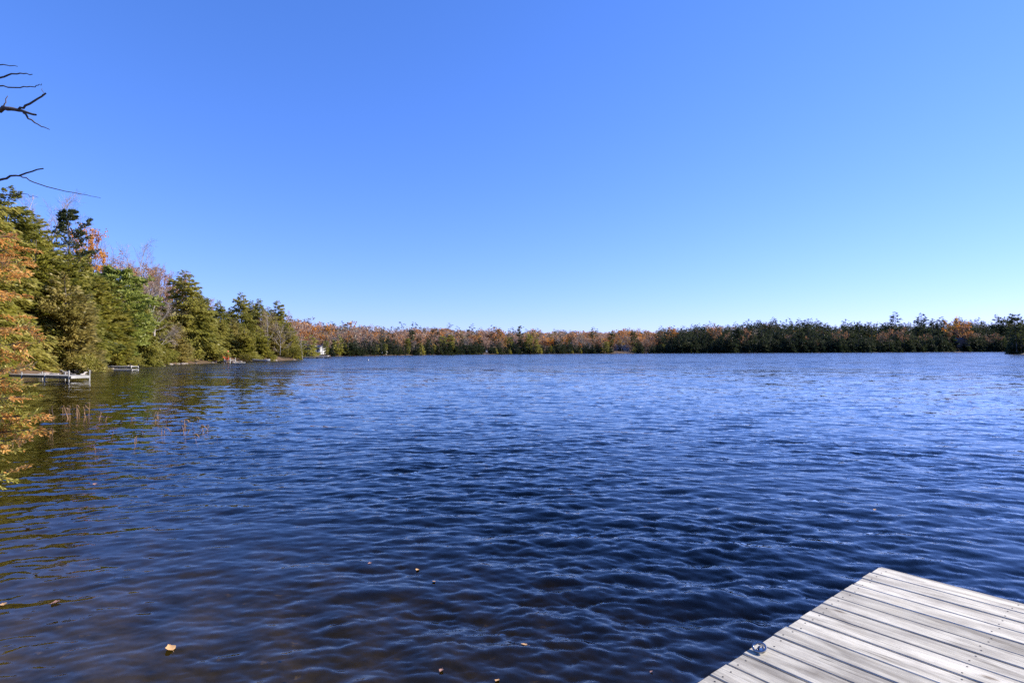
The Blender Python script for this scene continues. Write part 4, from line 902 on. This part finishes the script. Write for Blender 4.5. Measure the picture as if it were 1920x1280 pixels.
for px, d, z, mat, lab in [(690, 135, .0, 'white', 'tiny white buoy floating in front of the far left shore')]:
    m = MB(); t = np.linspace(-.5, .5, 7); m.tube(np.stack([0 * t, 0 * t, t * .34], 1), .17 * np.sqrt(1 - (t * 1.9) ** 2 + .08), 8); o = m.build('buoy', M[mat], None, True); o.location = (wx(px, d), d, .08); tag(o, lab, 'buoy')
    q = MB(); q.tube([(0, 0, .15), (0, 0, .24)], .03, 8); q.build('eyelet', M['black'], o)

# ---------------------------------------------------------------- dead reeds in the shallows, floating leaves
def reeds():
    r = np.random.RandomState(9)
    spots = [(105, 783, 26), (118, 776, 20), (133, 783, 28), (140, 776, 18), (150, 779, 24), (162, 781, 28), (158, 790, 20), (189, 782, 14), (188, 790, 10), (206, 788, 8), (245, 788, 9), (256, 787, 9), (275, 786, 8), (292, 781, 16),
             (293, 790, 12), (315, 792, 14), (345, 800, 18), (309, 810, 12), (373, 806, 12), (390, 806, 14), (375, 818, 8), (405, 818, 8), (95, 815, 16), (205, 812, 7), (264, 815, 8), (245, 828, 16), (345, 812, 12), (222, 795, 6), (360, 787, 6), (188, 842, 8)]
    for i, (px, py, hpx) in enumerate(spots):
        d = CAM_Z * F / (py - hor(px)); x = wx(px, d); h = .9 * hpx / F * d; root = MB(); n = 3 if hpx > 17 else 2 if hpx > 9 else 1
        for k in range(n):
            o = np.array([r.randn() * .06, r.randn() * .06, -.25]); tip = o + [r.randn() * .09, r.randn() * .05, .25 + h * r.uniform(.65, 1.0)]
            s = np.linspace(0, 1, 5)[:, None]; P = o * (1 - s) + tip * s + r.randn(5, 3) * .008
            root.tube(P, .012 * (1 - .5 * s[:, 0]), 4)
            if r.rand() < .65: q = tip + [r.choice([-1, 1]) * r.uniform(.06, .16), 0, -r.uniform(.02, .12)]; root.tube(np.array([tip, (tip + q) / 2 + [0, 0, .03], q]), [.010, .012, .004], 4)
            if r.rand() < .5: q = P[3] + [r.choice([-1, 1]) * r.uniform(.05, .12), 0, r.uniform(.0, .06)]; root.tube(np.array([P[3], q]), [.007, .003], 4)
        o = root.build('reed', M['darkreed' if i % 3 == 0 else 'reed']); o.location = (x, d, water_z(x, d)); 
        if hpx > 17 and px < 170: tag(o, 'taller broken brown reed stalks in the shallows right of the browned cedar', 'reed', 'taller dead reeds')
        elif px == 95: tag(o, 'single short pale reed stub nearest the browned cedar boughs', 'reed')
        elif px == 245 and py == 828: tag(o, 'leaning pale reed stub nearest the viewer', 'reed')
        else: tag(o, 'short dead reed stub breaking the water near the left shore', 'reed', 'short dead reeds')
reeds()
def leaf_mesh(seed, mat):
    r = np.random.RandomState(seed); n = 8; V = []; w = [0.05, .55, .9, 1.0, .85, .8, .5, .25, .02]
    for i in range(n + 1):
        y = i / n; ww = w[i] * (.42 + .07 * r.randn())
        for j, q in enumerate((-1, -.5, 0, .5, 1)): V.append((q * ww, y - .5, .10 * abs(q) ** 1.5 * ww * 2 + .12 * (y - .5) ** 2 + .015 * r.randn()))
    Q = [[i * 5 + j, i * 5 + j + 1, (i + 1) * 5 + j + 1, (i + 1) * 5 + j] for i in range(n) for j in range(4)]
    V2 = [(x, y, z - .012) for x, y, z in V]; mb = MB(); mb.add(V, Q); mb.add(V2, [q[::-1] for q in Q]); mb.tube([(0, -.5, .03), (.03, -.72, .06), (.02, -.85, .03)], .012, 4); return mb.mesh('leaf', M[mat], True)
LV = [leaf_mesh(1, 'leafA'), leaf_mesh(2, 'leafA'), leaf_mesh(3, 'leafB')]
for px, py, size, k, lab in [(323, 1214, 26, 0, 'large tan leaf floating alone in the near left water'), (110, 1128, 20, 2, 'pinkish leaf floating near the lower left edge'), (980, 1203, 16, 1, 'curled pale leaf floating nearest the middle of the bottom edge'),
        (782, 1065, 11, 1, 'upper left leaf of the floating pair left of centre'), (813, 1088, 10, 0, 'lower right leaf of the floating pair left of centre'), (826, 1256, 12, 2, 'small reddish leaf floating at the bottom left of centre'),
        (180, 907, 10, 2, 'small pinkish leaf floating below the reed stubs'), (55, 988, 14, 2, 'flat brownish leaf floating by the left edge'), (1217, 1258, 8, 2, 'tiny reddish leaf floating left of the near dock'),
        (930, 1276, 14, 0, 'pale leaf cut by the bottom edge of the picture'), (694, 1055, 9, 2, 'faint reddish leaf floating left of the pair'), (12, 1130, 16, 0, 'tan leaf half out of frame at the lower left edge'), (1636, 955, 8, 0, 'small pale leaf on the water behind the near dock')]:
    d = CAM_Z * F / (py - hor(px)); x = wx(px, d); s = size * .8 / F * d; o = link('leaf', LV[k]); o.location = (x, d, water_z(x, d) + .008); o.scale = (s, s * 1.1, s); rr = random.Random(px); o.rotation_euler = (rr.uniform(-.25, .25), rr.uniform(-.25, .25), rr.uniform(0, 6)); tag(o, lab, 'leaf')
